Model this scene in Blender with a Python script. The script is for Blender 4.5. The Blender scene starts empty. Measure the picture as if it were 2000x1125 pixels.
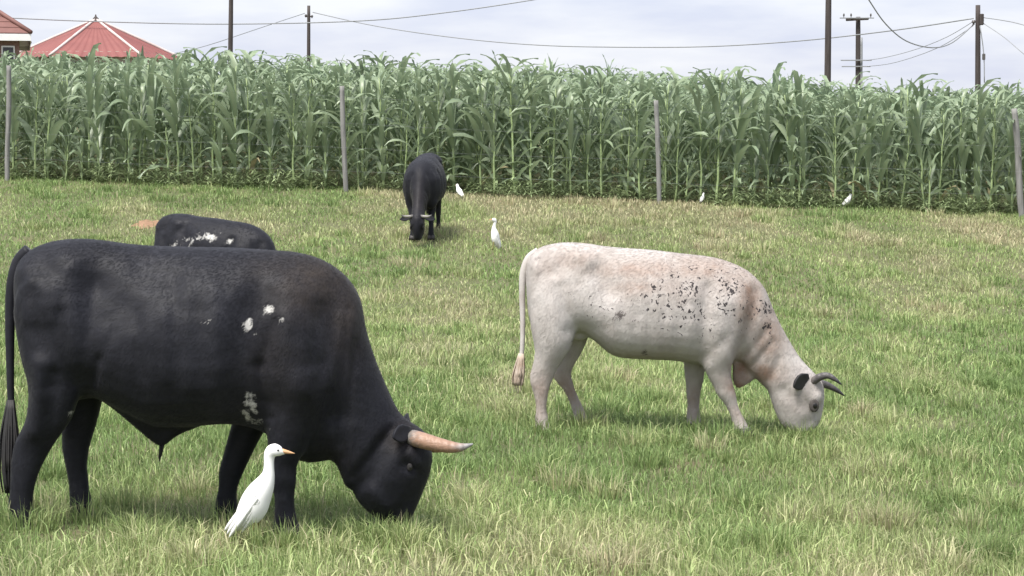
import bpy, bmesh, math, random
import numpy as np
from mathutils import Vector, Matrix

# ------------------------------------------------------------------ camera, world, sun, exposure
sc = bpy.context.scene
COL = sc.collection
F = 4000.0                    # focal length in photo pixels (photo 2000 x 1125)
CAMZ = 1.85
HROW = 277.0                  # row of the eye-level horizon
PITCH = math.atan((562.5 - HROW) / F)

cam_d = bpy.data.cameras.new('camera')
cam = bpy.data.objects.new('camera', cam_d)
COL.objects.link(cam)
cam.location = (0, 0, CAMZ)
cam.rotation_euler = (math.pi / 2 - PITCH, 0, 0)
cam_d.sensor_width = 36.0
cam_d.lens = 36.0 * F / 2000.0
cam_d.clip_start = 0.1
cam_d.clip_end = 3000
sc.camera = cam

SUN_EL, SUN_AZ = 62.0, 215.0          # azimuth clockwise from +Y (north): behind-left of the camera
w = bpy.data.worlds.new('World'); sc.world = w; w.use_nodes = True
nt = w.node_tree; nt.nodes.clear()
out = nt.nodes.new('ShaderNodeOutputWorld'); bg = nt.nodes.new('ShaderNodeBackground')
sky = nt.nodes.new('ShaderNodeTexSky'); sky.sky_type = 'NISHITA'; sky.sun_disc = False
sky.sun_elevation = math.radians(SUN_EL); sky.sun_rotation = math.radians(SUN_AZ)
sky.air_density = 1.0; sky.dust_density = 3.0
tc = nt.nodes.new('ShaderNodeTexCoord')
mp = nt.nodes.new('ShaderNodeMapping'); mp.inputs['Scale'].default_value = (3.0, 3.0, 14.0)
nz = nt.nodes.new('ShaderNodeTexNoise'); nz.inputs['Scale'].default_value = 3.2
nz.inputs['Detail'].default_value = 5.0; nz.inputs['Roughness'].default_value = 0.55
rp = nt.nodes.new('ShaderNodeValToRGB')
rp.color_ramp.elements[0].position = 0.33; rp.color_ramp.elements[0].color = (1.56, 1.64, 2.00, 1)
rp.color_ramp.elements[1].position = 0.66; rp.color_ramp.elements[1].color = (2.08, 2.11, 2.24, 1)
mx = nt.nodes.new('ShaderNodeMixRGB'); mx.inputs[0].default_value = 0.90
nt.links.new(tc.outputs['Generated'], mp.inputs[0]); nt.links.new(mp.outputs[0], nz.inputs['Vector'])
nt.links.new(nz.outputs['Fac'], rp.inputs[0])
nt.links.new(sky.outputs[0], mx.inputs[1]); nt.links.new(rp.outputs[0], mx.inputs[2])
nt.links.new(mx.outputs[0], bg.inputs['Color']); bg.inputs['Strength'].default_value = 0.1
nt.links.new(bg.outputs[0], out.inputs[0])

sun_d = bpy.data.lights.new('sun', 'SUN'); sun_d.energy = 1.5; sun_d.angle = math.radians(24)
sun_d.color = (1.0, 0.965, 0.9)
sun = bpy.data.objects.new('sun', sun_d); COL.objects.link(sun)
el, az = math.radians(SUN_EL), math.radians(SUN_AZ)
sdir = Vector((math.sin(az) * math.cos(el), math.cos(az) * math.cos(el), math.sin(el)))
sun.rotation_euler = sdir.to_track_quat('Z', 'Y').to_euler()
sun.location = (0, 0, 60)

sc.view_settings.view_transform = 'Standard'; sc.view_settings.look = 'None'
sc.view_settings.exposure = 2.18; sc.view_settings.gamma = 1.0
sc.view_settings.use_curve_mapping = False
sc.render.engine = 'CYCLES'

rng = np.random.default_rng(11)
random.seed(5)

# ------------------------------------------------------------------ helpers
def at(px, py, D):
    """world point on the ray of photo pixel (px,py) at depth y = D"""
    u, v = (px - 1000) / F, (562.5 - py) / F
    cp, sp = math.cos(PITCH), math.sin(PITCH)
    dx, dy, dz = u, cp + v * sp, -sp + v * cp
    k = D / dy
    return Vector((dx * k, D, CAMZ + dz * k))

def tag(o, label=None, cat=None, group=None, kind=None):
    if label: o['label'] = label
    if cat: o['category'] = cat
    if group: o['group'] = group
    if kind: o['kind'] = kind
    return o

def empty(name, loc, rz=0.0, parent=None):
    o = bpy.data.objects.new(name, None); COL.objects.link(o)
    o.location = loc; o.rotation_euler = (0, 0, rz); o.empty_display_size = 0.2
    o.parent = parent
    return o

def link(name, me, mat=None, parent=None):
    o = bpy.data.objects.new(name, me); COL.objects.link(o)
    if mat is not None and len(me.materials) == 0: me.materials.append(mat)
    o.parent = parent
    return o

def mesh_np(name, V, Fq, smooth=False, mat=None):
    me = bpy.data.meshes.new(name)
    me.from_pydata([tuple(v) for v in V], [], [tuple(int(i) for i in f) for f in Fq])
    if smooth: me.polygons.foreach_set('use_smooth', [True] * len(me.polygons))
    if mat is not None: me.materials.append(mat)
    me.update()
    return me

def mesh_fast(name, V, tris, mat=None, cols=None, smooth=False):
    """numpy vertices (n,3), triangles (m,3), optional vertex colours (n,3)"""
    me = bpy.data.meshes.new(name)
    n, m = len(V), len(tris)
    me.vertices.add(n); me.vertices.foreach_set('co', np.ascontiguousarray(V, dtype=np.float32).ravel())
    me.loops.add(m * 3); me.loops.foreach_set('vertex_index', np.ascontiguousarray(tris, dtype=np.int32).ravel())
    me.polygons.add(m)
    me.polygons.foreach_set('loop_start', np.arange(0, 3 * m, 3, dtype=np.int32))
    try: me.polygons.foreach_set('loop_total', np.full(m, 3, dtype=np.int32))
    except Exception: pass
    me.update(calc_edges=True); me.validate()
    if smooth: me.polygons.foreach_set('use_smooth', np.ones(m, dtype=bool))
    if cols is not None:
        a = me.attributes.new('col', 'FLOAT_COLOR', 'POINT')
        c4 = np.ones((n, 4), dtype=np.float32); c4[:, :3] = cols
        a.data.foreach_set('color', c4.ravel())
    if mat is not None: me.materials.append(mat)
    return me

def hash2(ix, iy, seed):
    h = (ix.astype(np.int64) * 374761393 + iy.astype(np.int64) * 668265263 + seed * 974634777) & 0xFFFFFFFF
    h = ((h ^ (h >> 13)) * 1274126177) & 0xFFFFFFFF
    return ((h ^ (h >> 16)) & 0xFFFFFF) / float(0xFFFFFF)

def vnoise(x, y, seed=0):
    x = np.asarray(x, float); y = np.asarray(y, float)
    ix, iy = np.floor(x), np.floor(y); fx, fy = x - ix, y - iy
    fx = fx * fx * (3 - 2 * fx); fy = fy * fy * (3 - 2 * fy)
    a = hash2(ix, iy, seed); b = hash2(ix + 1, iy, seed); c = hash2(ix, iy + 1, seed); d = hash2(ix + 1, iy + 1, seed)
    return (a * (1 - fx) + b * fx) * (1 - fy) + (c * (1 - fx) + d * fx) * fy

def fbm(x, y, seed=0, oct=3):
    s, a, t = 0, 1.0, 0
    for k in range(oct):
        s = s + a * vnoise(x * 2 ** k, y * 2 ** k, seed + k * 17); t += a; a *= 0.5
    return s / t

# ---- terrain height
_gy = np.array([-80, 0, 8, 10.1, 14.03, 21.6, 26, 30.8, 33.5, 36.2, 38.2, 50, 90, 160, 500, 3000], float)
_gz = np.array([0.3, -.06, -.11, -.137, -.12, -.20, -.08, .33, .60, .855, .98, 1.35, 2.6, 3.9, 7.0, 9.0], float)
_ty = np.arange(-90, 3000, 0.5); _tz = np.interp(_ty, _gy, _gz)
_k = np.exp(-0.5 * (np.arange(-8, 9) * 0.5 / 1.3) ** 2); _k /= _k.sum()
_tz = np.convolve(np.pad(_tz, 8, mode='edge'), _k, mode='valid')
def ground(x, y):
    x = np.asarray(x, float); y = np.asarray(y, float)
    z = np.interp(y, _ty, _tz) - 0.036 * 40 * np.tanh(x / 40)
    fade = np.clip((60 - np.abs(y - 20)) / 30, 0, 1)
    return z + fade * ((fbm(x * .7, y * .7, 3, 2) - .5) * .05)
def gz(x, y): return float(ground(x, y))

# ------------------------------------------------------------------ materials
def newmat(name):
    m = bpy.data.materials.new(name); m.use_nodes = True
    n = m.node_tree.nodes; b = n['Principled BSDF']
    return m, m.node_tree, b
def N(t, kind, **kw):
    n = t.nodes.new(kind)
    for k, v in kw.items():
        if k.startswith('i_'): n.inputs[k[2:].replace('_', ' ')].default_value = v
        else: setattr(n, k, v)
    return n
def noise(t, scale, detail=4, rough=.55, vec=None, mapscale=None):
    n = N(t, 'ShaderNodeTexNoise'); n.inputs['Scale'].default_value = scale
    n.inputs['Detail'].default_value = detail; n.inputs['Roughness'].default_value = rough
    if vec is None:
        tc = N(t, 'ShaderNodeTexCoord'); vec = tc.outputs['Object']
    if mapscale:
        mp = N(t, 'ShaderNodeMapping'); mp.inputs['Scale'].default_value = mapscale
        t.links.new(vec, mp.inputs[0]); vec = mp.outputs[0]
    t.links.new(vec, n.inputs['Vector'])
    return n
def ramp(t, src, stops):
    r = N(t, 'ShaderNodeValToRGB'); e = r.color_ramp.elements
    while len(e) < len(stops): e.new(0.5)
    for el_, (p, c) in zip(e, stops):
        el_.position = p; el_.color = (*c, 1) if len(c) == 3 else c
    t.links.new(src, r.inputs[0]); return r
def mixc(t, fac, a, b, mode='MIX'):
    m = N(t, 'ShaderNodeMixRGB', blend_type=mode)
    for i, s in ((0, fac), (1, a), (2, b)):
        if hasattr(s, 'is_linked') or hasattr(s, 'links'): t.links.new(s, m.inputs[i])
        elif isinstance(s, (int, float)): m.inputs[i].default_value = s
        else: m.inputs[i].default_value = (*s, 1)
    return m.outputs[0]
def math2(t, op, a, b):
    m = N(t, 'ShaderNodeMath', operation=op)
    for i, s in ((0, a), (1, b)):
        if isinstance(s, (int, float)): m.inputs[i].default_value = s
        else: t.links.new(s, m.inputs[i])
    return m.outputs[0]
def bump(t, b, src, strength, dist=0.02):
    n = N(t, 'ShaderNodeBump'); n.inputs['Strength'].default_value = strength; n.inputs['Distance'].default_value = dist
    t.links.new(src, n.inputs['Height']); t.links.new(n.outputs[0], b.inputs['Normal']); return n
def plain(name, c1, c2, scale=6, rough=.7, bumpk=.2, mapscale=None, dist=.01):
    m, t, b = newmat(name)
    n = noise(t, scale, 5, .6, mapscale=mapscale)
    r = ramp(t, n.outputs['Fac'], [(.3, c1), (.7, c2)])
    t.links.new(r.outputs[0], b.inputs['Base Color']); b.inputs['Roughness'].default_value = rough
    if bumpk: bump(t, b, n.outputs['Fac'], bumpk, dist)
    return m

def attr(t, name): return N(t, 'ShaderNodeAttribute', attribute_name=name)

def leafy(name, colour_socket_fn, transl=.25, rough=.5, spec=.4):
    m, t, b = newmat(name)
    c = colour_socket_fn(t)
    t.links.new(c, b.inputs['Base Color']); b.inputs['Roughness'].default_value = rough
    b.inputs['Specular IOR Level'].default_value = spec
    tr = N(t, 'ShaderNodeBsdfTranslucent'); t.links.new(c, tr.inputs[0])
    ms = N(t, 'ShaderNodeMixShader'); ms.inputs[0].default_value = transl
    t.links.new(b.outputs[0], ms.inputs[1]); t.links.new(tr.outputs[0], ms.inputs[2])
    t.links.new(ms.outputs[0], t.nodes['Material Output'].inputs[0])
    return m
M = {}
M['grass'] = leafy('grass_blades', lambda t: attr(t, 'col').outputs['Color'], .3, .55, .35)
M['weed'] = leafy('weed_leaves', lambda t: attr(t, 'col').outputs['Color'], .25, .5, .4)
M['corn_mass'] = leafy('maize_mass', lambda t: attr(t, 'col').outputs['Color'], .34, .42, .6)
def _cornleaf(t):
    oi = N(t, 'ShaderNodeObjectInfo')
    r = ramp(t, oi.outputs['Random'], [(0, (.185, .258, .160)), (.5, (.240, .322, .203)), (1, (.300, .375, .245))])
    n = noise(t, 7, 3)
    c = mixc(t, math2(t, 'MULTIPLY', n.outputs['Fac'], .5), r.outputs[0], (.25, .31, .195))
    return mixc(t, attr(t, 'rib').outputs['Fac'], c, (.28, .33, .20))
M['leaf'] = leafy('maize_leaf', _cornleaf, .34, .40, .6)
M['leaf_dry'] = leafy('maize_leaf_dry', lambda t: ramp(t, noise(t, 5).outputs['Fac'], [(.3, (.24, .21, .12)), (.7, (.34, .30, .19))]).outputs[0], .2, .7, .2)
M['stalk'] = plain('maize_stalk', (.22, .30, .135), (.31, .38, .18), 9, .5, .2, (1, 1, 2))
M['tassel'] = plain('maize_tassel', (.2, .2, .1), (.28, .24, .13), 9, .7, 0)

def ground_mat():
    m, t, b = newmat('pasture_soil')
    n1 = noise(t, .9, 5, .6); n2 = noise(t, 9, 5, .65)
    c = ramp(t, n1.outputs['Fac'], [(.3, (.075, .095, .035)), (.55, (.11, .12, .05)), (.75, (.14, .115, .065))])
    c2 = mixc(t, math2(t, 'MULTIPLY', n2.outputs['Fac'], .55), c.outputs[0], (.10, .078, .045))
    t.links.new(c2, b.inputs['Base Color']); b.inputs['Roughness'].default_value = .95
    bump(t, b, n2.outputs['Fac'], .6, .05)
    return m
M['ground'] = ground_mat()
M['soil'] = plain('bare_red_soil', (.20, .115, .065), (.30, .18, .11), 11, .95, .6, dist=.03)
M['fencewood'] = plain('weathered_post', (.15, .147, .14), (.27, .265, .255), 8, .9, .5, (3, 3, .35))
M['polewood'] = plain('creosote_pole', (.030, .024, .022), (.075, .062, .058), 6, .85, .4, (3, 3, .2))
M['wire'] = plain('galvanised_wire', (.22, .23, .25), (.32, .33, .35), 20, .5, 0)
M['cable'] = plain('grey_cable', (.20, .21, .22), (.28, .29, .30), 20, .6, 0)
M['porcelain'] = plain('insulator', (.06, .055, .05), (.10, .09, .085), 10, .3, 0)

# ------------------------------------------------------------------ ground
xs = np.unique(np.concatenate([np.arange(-14, 14.01, .35), -14 - np.geomspace(.5, 900, 26), 14 + np.geomspace(.5, 900, 26)]))
ys = np.unique(np.concatenate([np.arange(4, 44.01, .35), 4 - np.geomspace(.5, 70, 12), 44 + np.geomspace(.5, 2200, 40)]))
GX, GY = np.meshgrid(xs, ys); GZ = ground(GX, GY)
nx, ny = len(xs), len(ys)
idx = np.arange(nx * ny).reshape(ny, nx)
q = np.stack([idx[:-1, :-1], idx[:-1, 1:], idx[1:, 1:], idx[1:, :-1]], -1).reshape(-1, 4)
tri = np.concatenate([q[:, [0, 1, 2]], q[:, [0, 2, 3]]])
g = link('pasture_ground', mesh_fast('pasture_ground', np.stack([GX, GY, GZ], -1).reshape(-1, 3), tri, M['ground'], smooth=True))
tag(g, 'gently rising pasture ground under the grass', 'ground', kind='structure')

# ------------------------------------------------------------------ grass
def dryness(x, y):
    """0 lush green .. 1 straw; the pasture is drier towards the fence and in patches"""
    p = fbm(x * .55, y * .22, 41, 3); q2 = fbm(x * 1.6, y * .8, 77, 2); r2 = fbm(x * .35, y * .35, 19, 2)
    far = np.interp(y, [8, 11, 13, 18, 21, 24, 29, 36], [.02, 0, -.10, -.12, -.02, .04, .07, .06])
    return np.clip((p - .5) * 1.7 + (q2 - .5) * .9 + (r2 - .5) * .6 + .28 + far, 0, 1)

PAL = np.array([[.165, .245, .085], [.225, .308, .112], [.300, .362, .150], [.370, .390, .200], [.43, .41, .25], [.39, .335, .215]])
def grass_points(y0, y1, dens, margin=1.2):
    hw = lambda y: y * .25 + margin
    area = (hw(y0) + hw(y1)) * (y1 - y0)
    n = int(area * dens * 1.15)
    y = rng.uniform(y0, y1, n); x = rng.uniform(-hw(y1), hw(y1), n)
    k = np.abs(x) < hw(y)
    x, y = x[k], y[k]
    cl = fbm(x * 3.1, y * 3.1, 5, 2)
    keep = rng.random(len(x)) < np.clip(.35 + cl * 1.0, 0, 1)
    return x[keep], y[keep]

def soil_mask(x, y):
    m = np.ones(len(x))
    for (cx, cy, rx, ry) in BARE:
        d = ((x - cx) / rx) ** 2 + ((y - cy) / ry) ** 2
        m = np.minimum(m, np.clip((d - .5) * 1.6, .22, 1))
    return m
BARE = []
def bare_at(px, py, wpx, D, ry):
    p = at(px, py, D); BARE.append((p.x, D, wpx / F * D, ry))
def ground_D(px, py):
    lo, hi = 5.0, 45.0
    for D in np.arange(6, 40, .05):
        p = at(px, py, D)
        if p.z <= gz(p.x, D): return float(D)
    return 36.0
for (px, py, wpx, ry) in ((284, 440, 26, .55),):
    bare_at(px, py, wpx, ground_D(px, py), ry)

PX, PY, PH, PW, PL, PC, PA = [], [], [], [], [], [], []
def add_blades(x, y, h, wd, lean, col, ang=None):
    PX.append(x); PY.append(y); PH.append(h); PW.append(wd); PL.append(lean); PC.append(col)
    PA.append(rng.uniform(0, 2 * np.pi, len(x)) if ang is None else ang)
def palette(d, jit=.19):
    n = len(d)
    v = np.clip(d * 4.2 + rng.normal(0, .75, n), 0, 5)
    i = np.clip(v.astype(int), 0, 4); f = (v - i)[:, None]
    c = PAL[i] * (1 - f) + PAL[i + 1] * f
    return c * (1 + rng.normal(0, jit, n))[:, None].clip(.5, 1.6)
for (y0, y1, dens, hm, wm) in ((7.6, 11, 3400, .084, .0048), (11, 14.5, 2600, .080, .0056), (14.5, 19, 1700, .074, .0072),
                               (19, 25, 1000, .070, .0098), (25, 37.3, 680, .068, .0125)):
    x, y = grass_points(y0, y1, dens)
    if y1 > 30:
        k = y < 37.2; x, y = x[k], y[k]
    sm = soil_mask(x, y); k = rng.random(len(x)) < sm; x, y, sm = x[k], y[k], sm[k]
    d = dryness(x, y)
    hh = hm * (.35 + 1.0 * fbm(x * 2.3, y * 2.3, 8, 2) + .25 * rng.random(len(x))) * rng.uniform(.55, 1.3, len(x)) * (.5 + .5 * sm)
    ww = wm * rng.uniform(.7, 1.35, len(x))
    ln = np.abs(rng.normal(.45, .35, len(x)))
    add_blades(x, y, hh, ww, ln, palette(d))
# tussocks: taller clumps, some straw-coloured, where the photograph shows them plus a random scatter
TUFT = []
for (px, py, r, dd) in ((915, 985, .10, .85), (1150, 838, .13, .62), (1240, 880, .12, .55), (1385, 885, .10, .8), (1850, 905, .20, .62),
                        (1740, 925, .12, .7), (1720, 1035, .16, .9), (1600, 1020, .14, .6), (1060, 1095, .15, .8), (1230, 1110, .12, .85),
                        (1840, 1115, .16, .8), (1090, 955, .12, .75), (1180, 975, .1, .7), (920, 1050, .1, .5), (640, 1090, .12, .55), (1450, 990, .14, .3),
                        (380, 1110, .12, .75), (100, 1010, .12, .7), (230, 1000, .08, .4), (1500, 1075, .12, .3), (1960, 1000, .14, .5), (800, 520, .3, .85),
                        (735, 590, .25, .8), (1500, 420, .4, .8), (1060, 440, .4, .85), (1330, 1010, .12, .45), (560, 1075, .1, .4), (1190, 770, .05, .4)):
    D = ground_D(px, py); p = at(px, py, D); TUFT.append((p.x, D, r, dd))
for (fx, fD, fr) in ((-2.37, 9.82, .11), (-2.30, 9.9, .10), (-2.13, 10.15, .09), (-1.05, 9.82, .10), (-1.40, 10.15, .10), (-.62, 9.93, .15), (-.50, 9.95, .12), (-.72, 9.95, .12), (-.56, 9.86, .10),
                     (.20, 13.8, .10), (.50, 14.05, .10), (1.56, 13.8, .10), (1.25, 14.05, .09), (1.98, 13.9, .13), (2.08, 13.92, .10), (-1.20, 9.66, .06), (-1.86, 9.9, .08)):
    TUFT.append((fx, fD, fr, .34))
for i in range(420):
    D = 8 + 28 * rng.random() ** .8; x = rng.uniform(-.25, .25) * D
    TUFT.append((x, D, rng.uniform(.04, .11) * (1 + D / 30), float(np.clip(dryness(np.array([x]), np.array([D]))[0] + rng.normal(.05, .2), 0, 1))))
for (cx, cy, r, dd) in TUFT:
    n = int(900 * r + 30) if cy < 18 else int(260 * r + 25)
    rr = r * np.sqrt(rng.random(n)); th = rng.uniform(0, 2 * np.pi, n)
    x, y = cx + rr * np.cos(th), cy + rr * np.sin(th)
    k = y < 37.2; x, y, th, n = x[k], y[k], th[k], int(k.sum())
    if n == 0: continue
    wm = np.interp(cy, [8, 14, 20, 36], [.0046, .006, .009, .013])
    add_blades(x, y, rng.uniform(.08, .19, n) * (1.05 if dd > .5 else .95), wm * rng.uniform(.7, 1.3, n), np.abs(rng.normal(.45, .35, n)),
               palette(np.full(n, dd)), th + rng.normal(0, .7, n))
# seed stalks standing above the sward
n = 2600
y = 8 + 28.5 * rng.random(n) ** .7; x = rng.uniform(-.27, .27, n) * y
add_blades(x, y, rng.uniform(.11, .22, n), np.interp(y, [8, 36], [.0035, .010]), np.abs(rng.normal(.2, .18, n)), palette(np.clip(rng.normal(.66, .2, n), 0, 1)))

# longer, paler blades bent over the sward
n = 20000
y = 7.8 + 12 * rng.random(n) ** 1.2; x = rng.uniform(-.28, .28, n) * y
k = fbm(x * 1.3, y * 1.3, 91, 2) > .44; x, y = x[k], y[k]; n = len(x)
add_blades(x, y, rng.uniform(.08, .16, n), rng.uniform(.0050, .0078, n), np.abs(rng.normal(.75, .35, n)), palette(np.clip(rng.normal(.50, .2, n) + (dryness(x, y) - .3) * .5, 0, 1), .12) * 1.15)
x, y, h, wd, ln, c, an = (np.concatenate(a) for a in (PX, PY, PH, PW, PL, PC, PA))
c = c * (.88 + .38 * fbm(x * .85 + 3, y * .6, 29, 3))[:, None]
z = ground(x, y)
nb = len(x)
ca, sa = np.cos(an), np.sin(an)
face = rng.uniform(0, np.pi, nb); cf, sf = np.cos(face), np.sin(face)
V = np.zeros((nb, 5, 3), np.float32)
root = np.stack([x, y, z - .012], -1)
side = np.stack([cf, sf, np.zeros(nb)], -1) * wd[:, None] * .5
dirv = np.stack([ca, sa, np.zeros(nb)], -1)
mid = root + dirv * (h * ln * .32)[:, None]; mid[:, 2] += h * .62
tip = root + dirv * (h * ln * 1.05)[:, None]; tip[:, 2] += h * np.clip(1.12 - .45 * ln, .35, 1.1)
V[:, 0] = root - side; V[:, 1] = root + side; V[:, 2] = mid + side * .85; V[:, 3] = mid - side * .85; V[:, 4] = tip
b5 = (np.arange(nb) * 5)[:, None]
T = np.concatenate([b5 + [0, 1, 2], b5 + [0, 2, 3], b5 + [3, 2, 4]], 1).reshape(-1, 3)
go = link('pasture_grass', mesh_fast('pasture_grass', V.reshape(-1, 3), T, M['grass'], np.repeat(np.clip(c, .01, .8), 5, 0)))
tag(go, 'short green and straw coloured pasture grass', 'grass', kind='stuff')
print('grass blades', nb)

# bare red earth patches in the sward
for i, (cx, cy, rx, ry) in enumerate(BARE):
    bm = bmesh.new(); ring = []
    c0 = bm.verts.new((cx, cy, gz(cx, cy) + .035))
    for k in range(26):
        a = k / 26 * 2 * math.pi; r = .75 + .45 * random.random()
        px_, py_ = cx + rx * r * math.cos(a), cy + ry * r * math.sin(a)
        ring.append(bm.verts.new((px_, py_, gz(px_, py_) + .004)))
    for k in range(26): bm.faces.new((c0, ring[k], ring[(k + 1) % 26]))
    me = bpy.data.meshes.new('bare_soil_patch'); bm.to_mesh(me); bm.free()
    tag(link('bare_soil_patch', me, M['soil']), kind='structure')

# ------------------------------------------------------------------ loft tools for animals
def catmull(P, sub):
    P = np.asarray(P, float); n = len(P); outp = []
    for i in range(n - 1):
        p0, p1, p2, p3 = P[max(i - 1, 0)], P[i], P[i + 1], P[min(i + 2, n - 1)]
        for k in range(sub):
            t = k / sub
            outp.append(.5 * ((2 * p1) + (-p0 + p2) * t + (2 * p0 - 5 * p1 + 4 * p2 - p3) * t * t + (-p0 + 3 * p1 - 3 * p2 + p3) * t ** 3))
    outp.append(P[-1]); return np.array(outp)

def tube_faces(nr, ns, base=0):
    f = []
    for i in range(nr - 1):
        for j in range(ns):
            a = base + i * ns + j; b_ = base + i * ns + (j + 1) % ns
            f.append((a, b_, b_ + ns, a + ns))
    f.append(tuple(base + j for j in reversed(range(ns)))); f.append(tuple(base + (nr - 1) * ns + j for j in range(ns)))
    return f

class Shape:
    """collects closed lofts; fuse() voxel-remeshes them into one continuous skin"""
    def __init__(s): s.V, s.F = [], []
    def add(s, V, Fq):
        b_ = len(s.V); s.V += [tuple(v) for v in V]; s.F += [tuple(i + b_ for i in f) for f in Fq]
    def pairs(s, P, sub=4, ns=28, pear=.12, sq=.9):
        """P rows: topx, topz, botx, botz, halfwidth, ycentre"""
        P = catmull(P, sub); V = []
        for r in P:
            cx, cz = (r[0] + r[2]) / 2, (r[1] + r[3]) / 2; ax, azz = (r[0] - r[2]) / 2, (r[1] - r[3]) / 2
            for j in range(ns):
                t = 2 * math.pi * j / ns; c_, s_ = math.cos(t), math.sin(t)
                c2 = math.copysign(abs(c_) ** sq, c_); s2 = math.copysign(abs(s_) ** sq, s_)
                V.append((cx + ax * c2, r[5] + r[4] * s2 * (1 - pear * c_), cz + azz * c2))
        s.add(V, tube_faces(len(P), ns))
    def limb(s, P, sub=3, ns=16):
        """P rows: x, y, z, rx, ry (horizontal sections)"""
        P = catmull(P, sub); V = []
        for r in P:
            for j in range(ns):
                t = 2 * math.pi * j / ns
                V.append((r[0] + r[3] * math.cos(t), r[1] + r[4] * math.sin(t), r[2]))
        s.add(V, tube_faces(len(P), ns))
    def blob(s, c, r, ns=14, nr=9):
        V = []
        for i in range(1, nr):
            ph = math.pi * i / nr
            for j in range(ns):
                t = 2 * math.pi * j / ns
                V.append((c[0] + r[0] * math.sin(ph) * math.cos(t), c[1] + r[1] * math.sin(ph) * math.sin(t), c[2] + r[2] * math.cos(ph)))
        Fq = tube_faces(nr - 1, ns); s.add(V, Fq)
    def fuse(s, name, voxel, smooth):
        me = mesh_np(name + '_raw', s.V, s.F)
        bm = bmesh.new(); bm.from_mesh(me); bmesh.ops.recalc_face_normals(bm, faces=bm.faces); bm.to_mesh(me); bm.free()
        o = bpy.data.objects.new(name + '_raw', me); COL.objects.link(o)
        r = o.modifiers.new('r', 'REMESH'); r.mode = 'VOXEL'; r.voxel_size = voxel
        sm = o.modifiers.new('s', 'SMOOTH'); sm.factor = .5; sm.iterations = smooth
        dg = bpy.context.evaluated_depsgraph_get()
        res = bpy.data.meshes.new_from_object(o.evaluated_get(dg)); res.name = name
        bpy.data.objects.remove(o); bpy.data.meshes.remove(me)
        res.polygons.foreach_set('use_smooth', [True] * len(res.polygons))
        return res

def curve_tube(P, radii, ns=10, sub=4):
    """tube along 3D points; returns V,F"""
    P = catmull(P, sub); R = catmull(np.array(radii, float)[:, None], sub)[:, 0]
    V = []; up = np.array([0.13, 1, .21]); up /= np.linalg.norm(up)
    for i in range(len(P)):
        d = P[min(i + 1, len(P) - 1)] - P[max(i - 1, 0)]; d /= (np.linalg.norm(d) + 1e-9)
        a = np.cross(d, up); a /= (np.linalg.norm(a) + 1e-9); b_ = np.cross(d, a)
        for j in range(ns):
            t = 2 * math.pi * j / ns
            V.append(P[i] + (a * math.cos(t) + b_ * math.sin(t)) * R[i])
    return V, tube_faces(len(P), ns)

def get_co(me):
    a = np.zeros(len(me.vertices) * 3, np.float32); me.vertices.foreach_get('co', a); return a.reshape(-1, 3)
def set_co(me, a): me.vertices.foreach_set('co', a.astype(np.float32).ravel()); me.update()
def put_attr(me, name, vals):
    a = me.attributes.new(name, 'FLOAT', 'POINT'); a.data.foreach_set('value', np.asarray(vals, np.float32))

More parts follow.
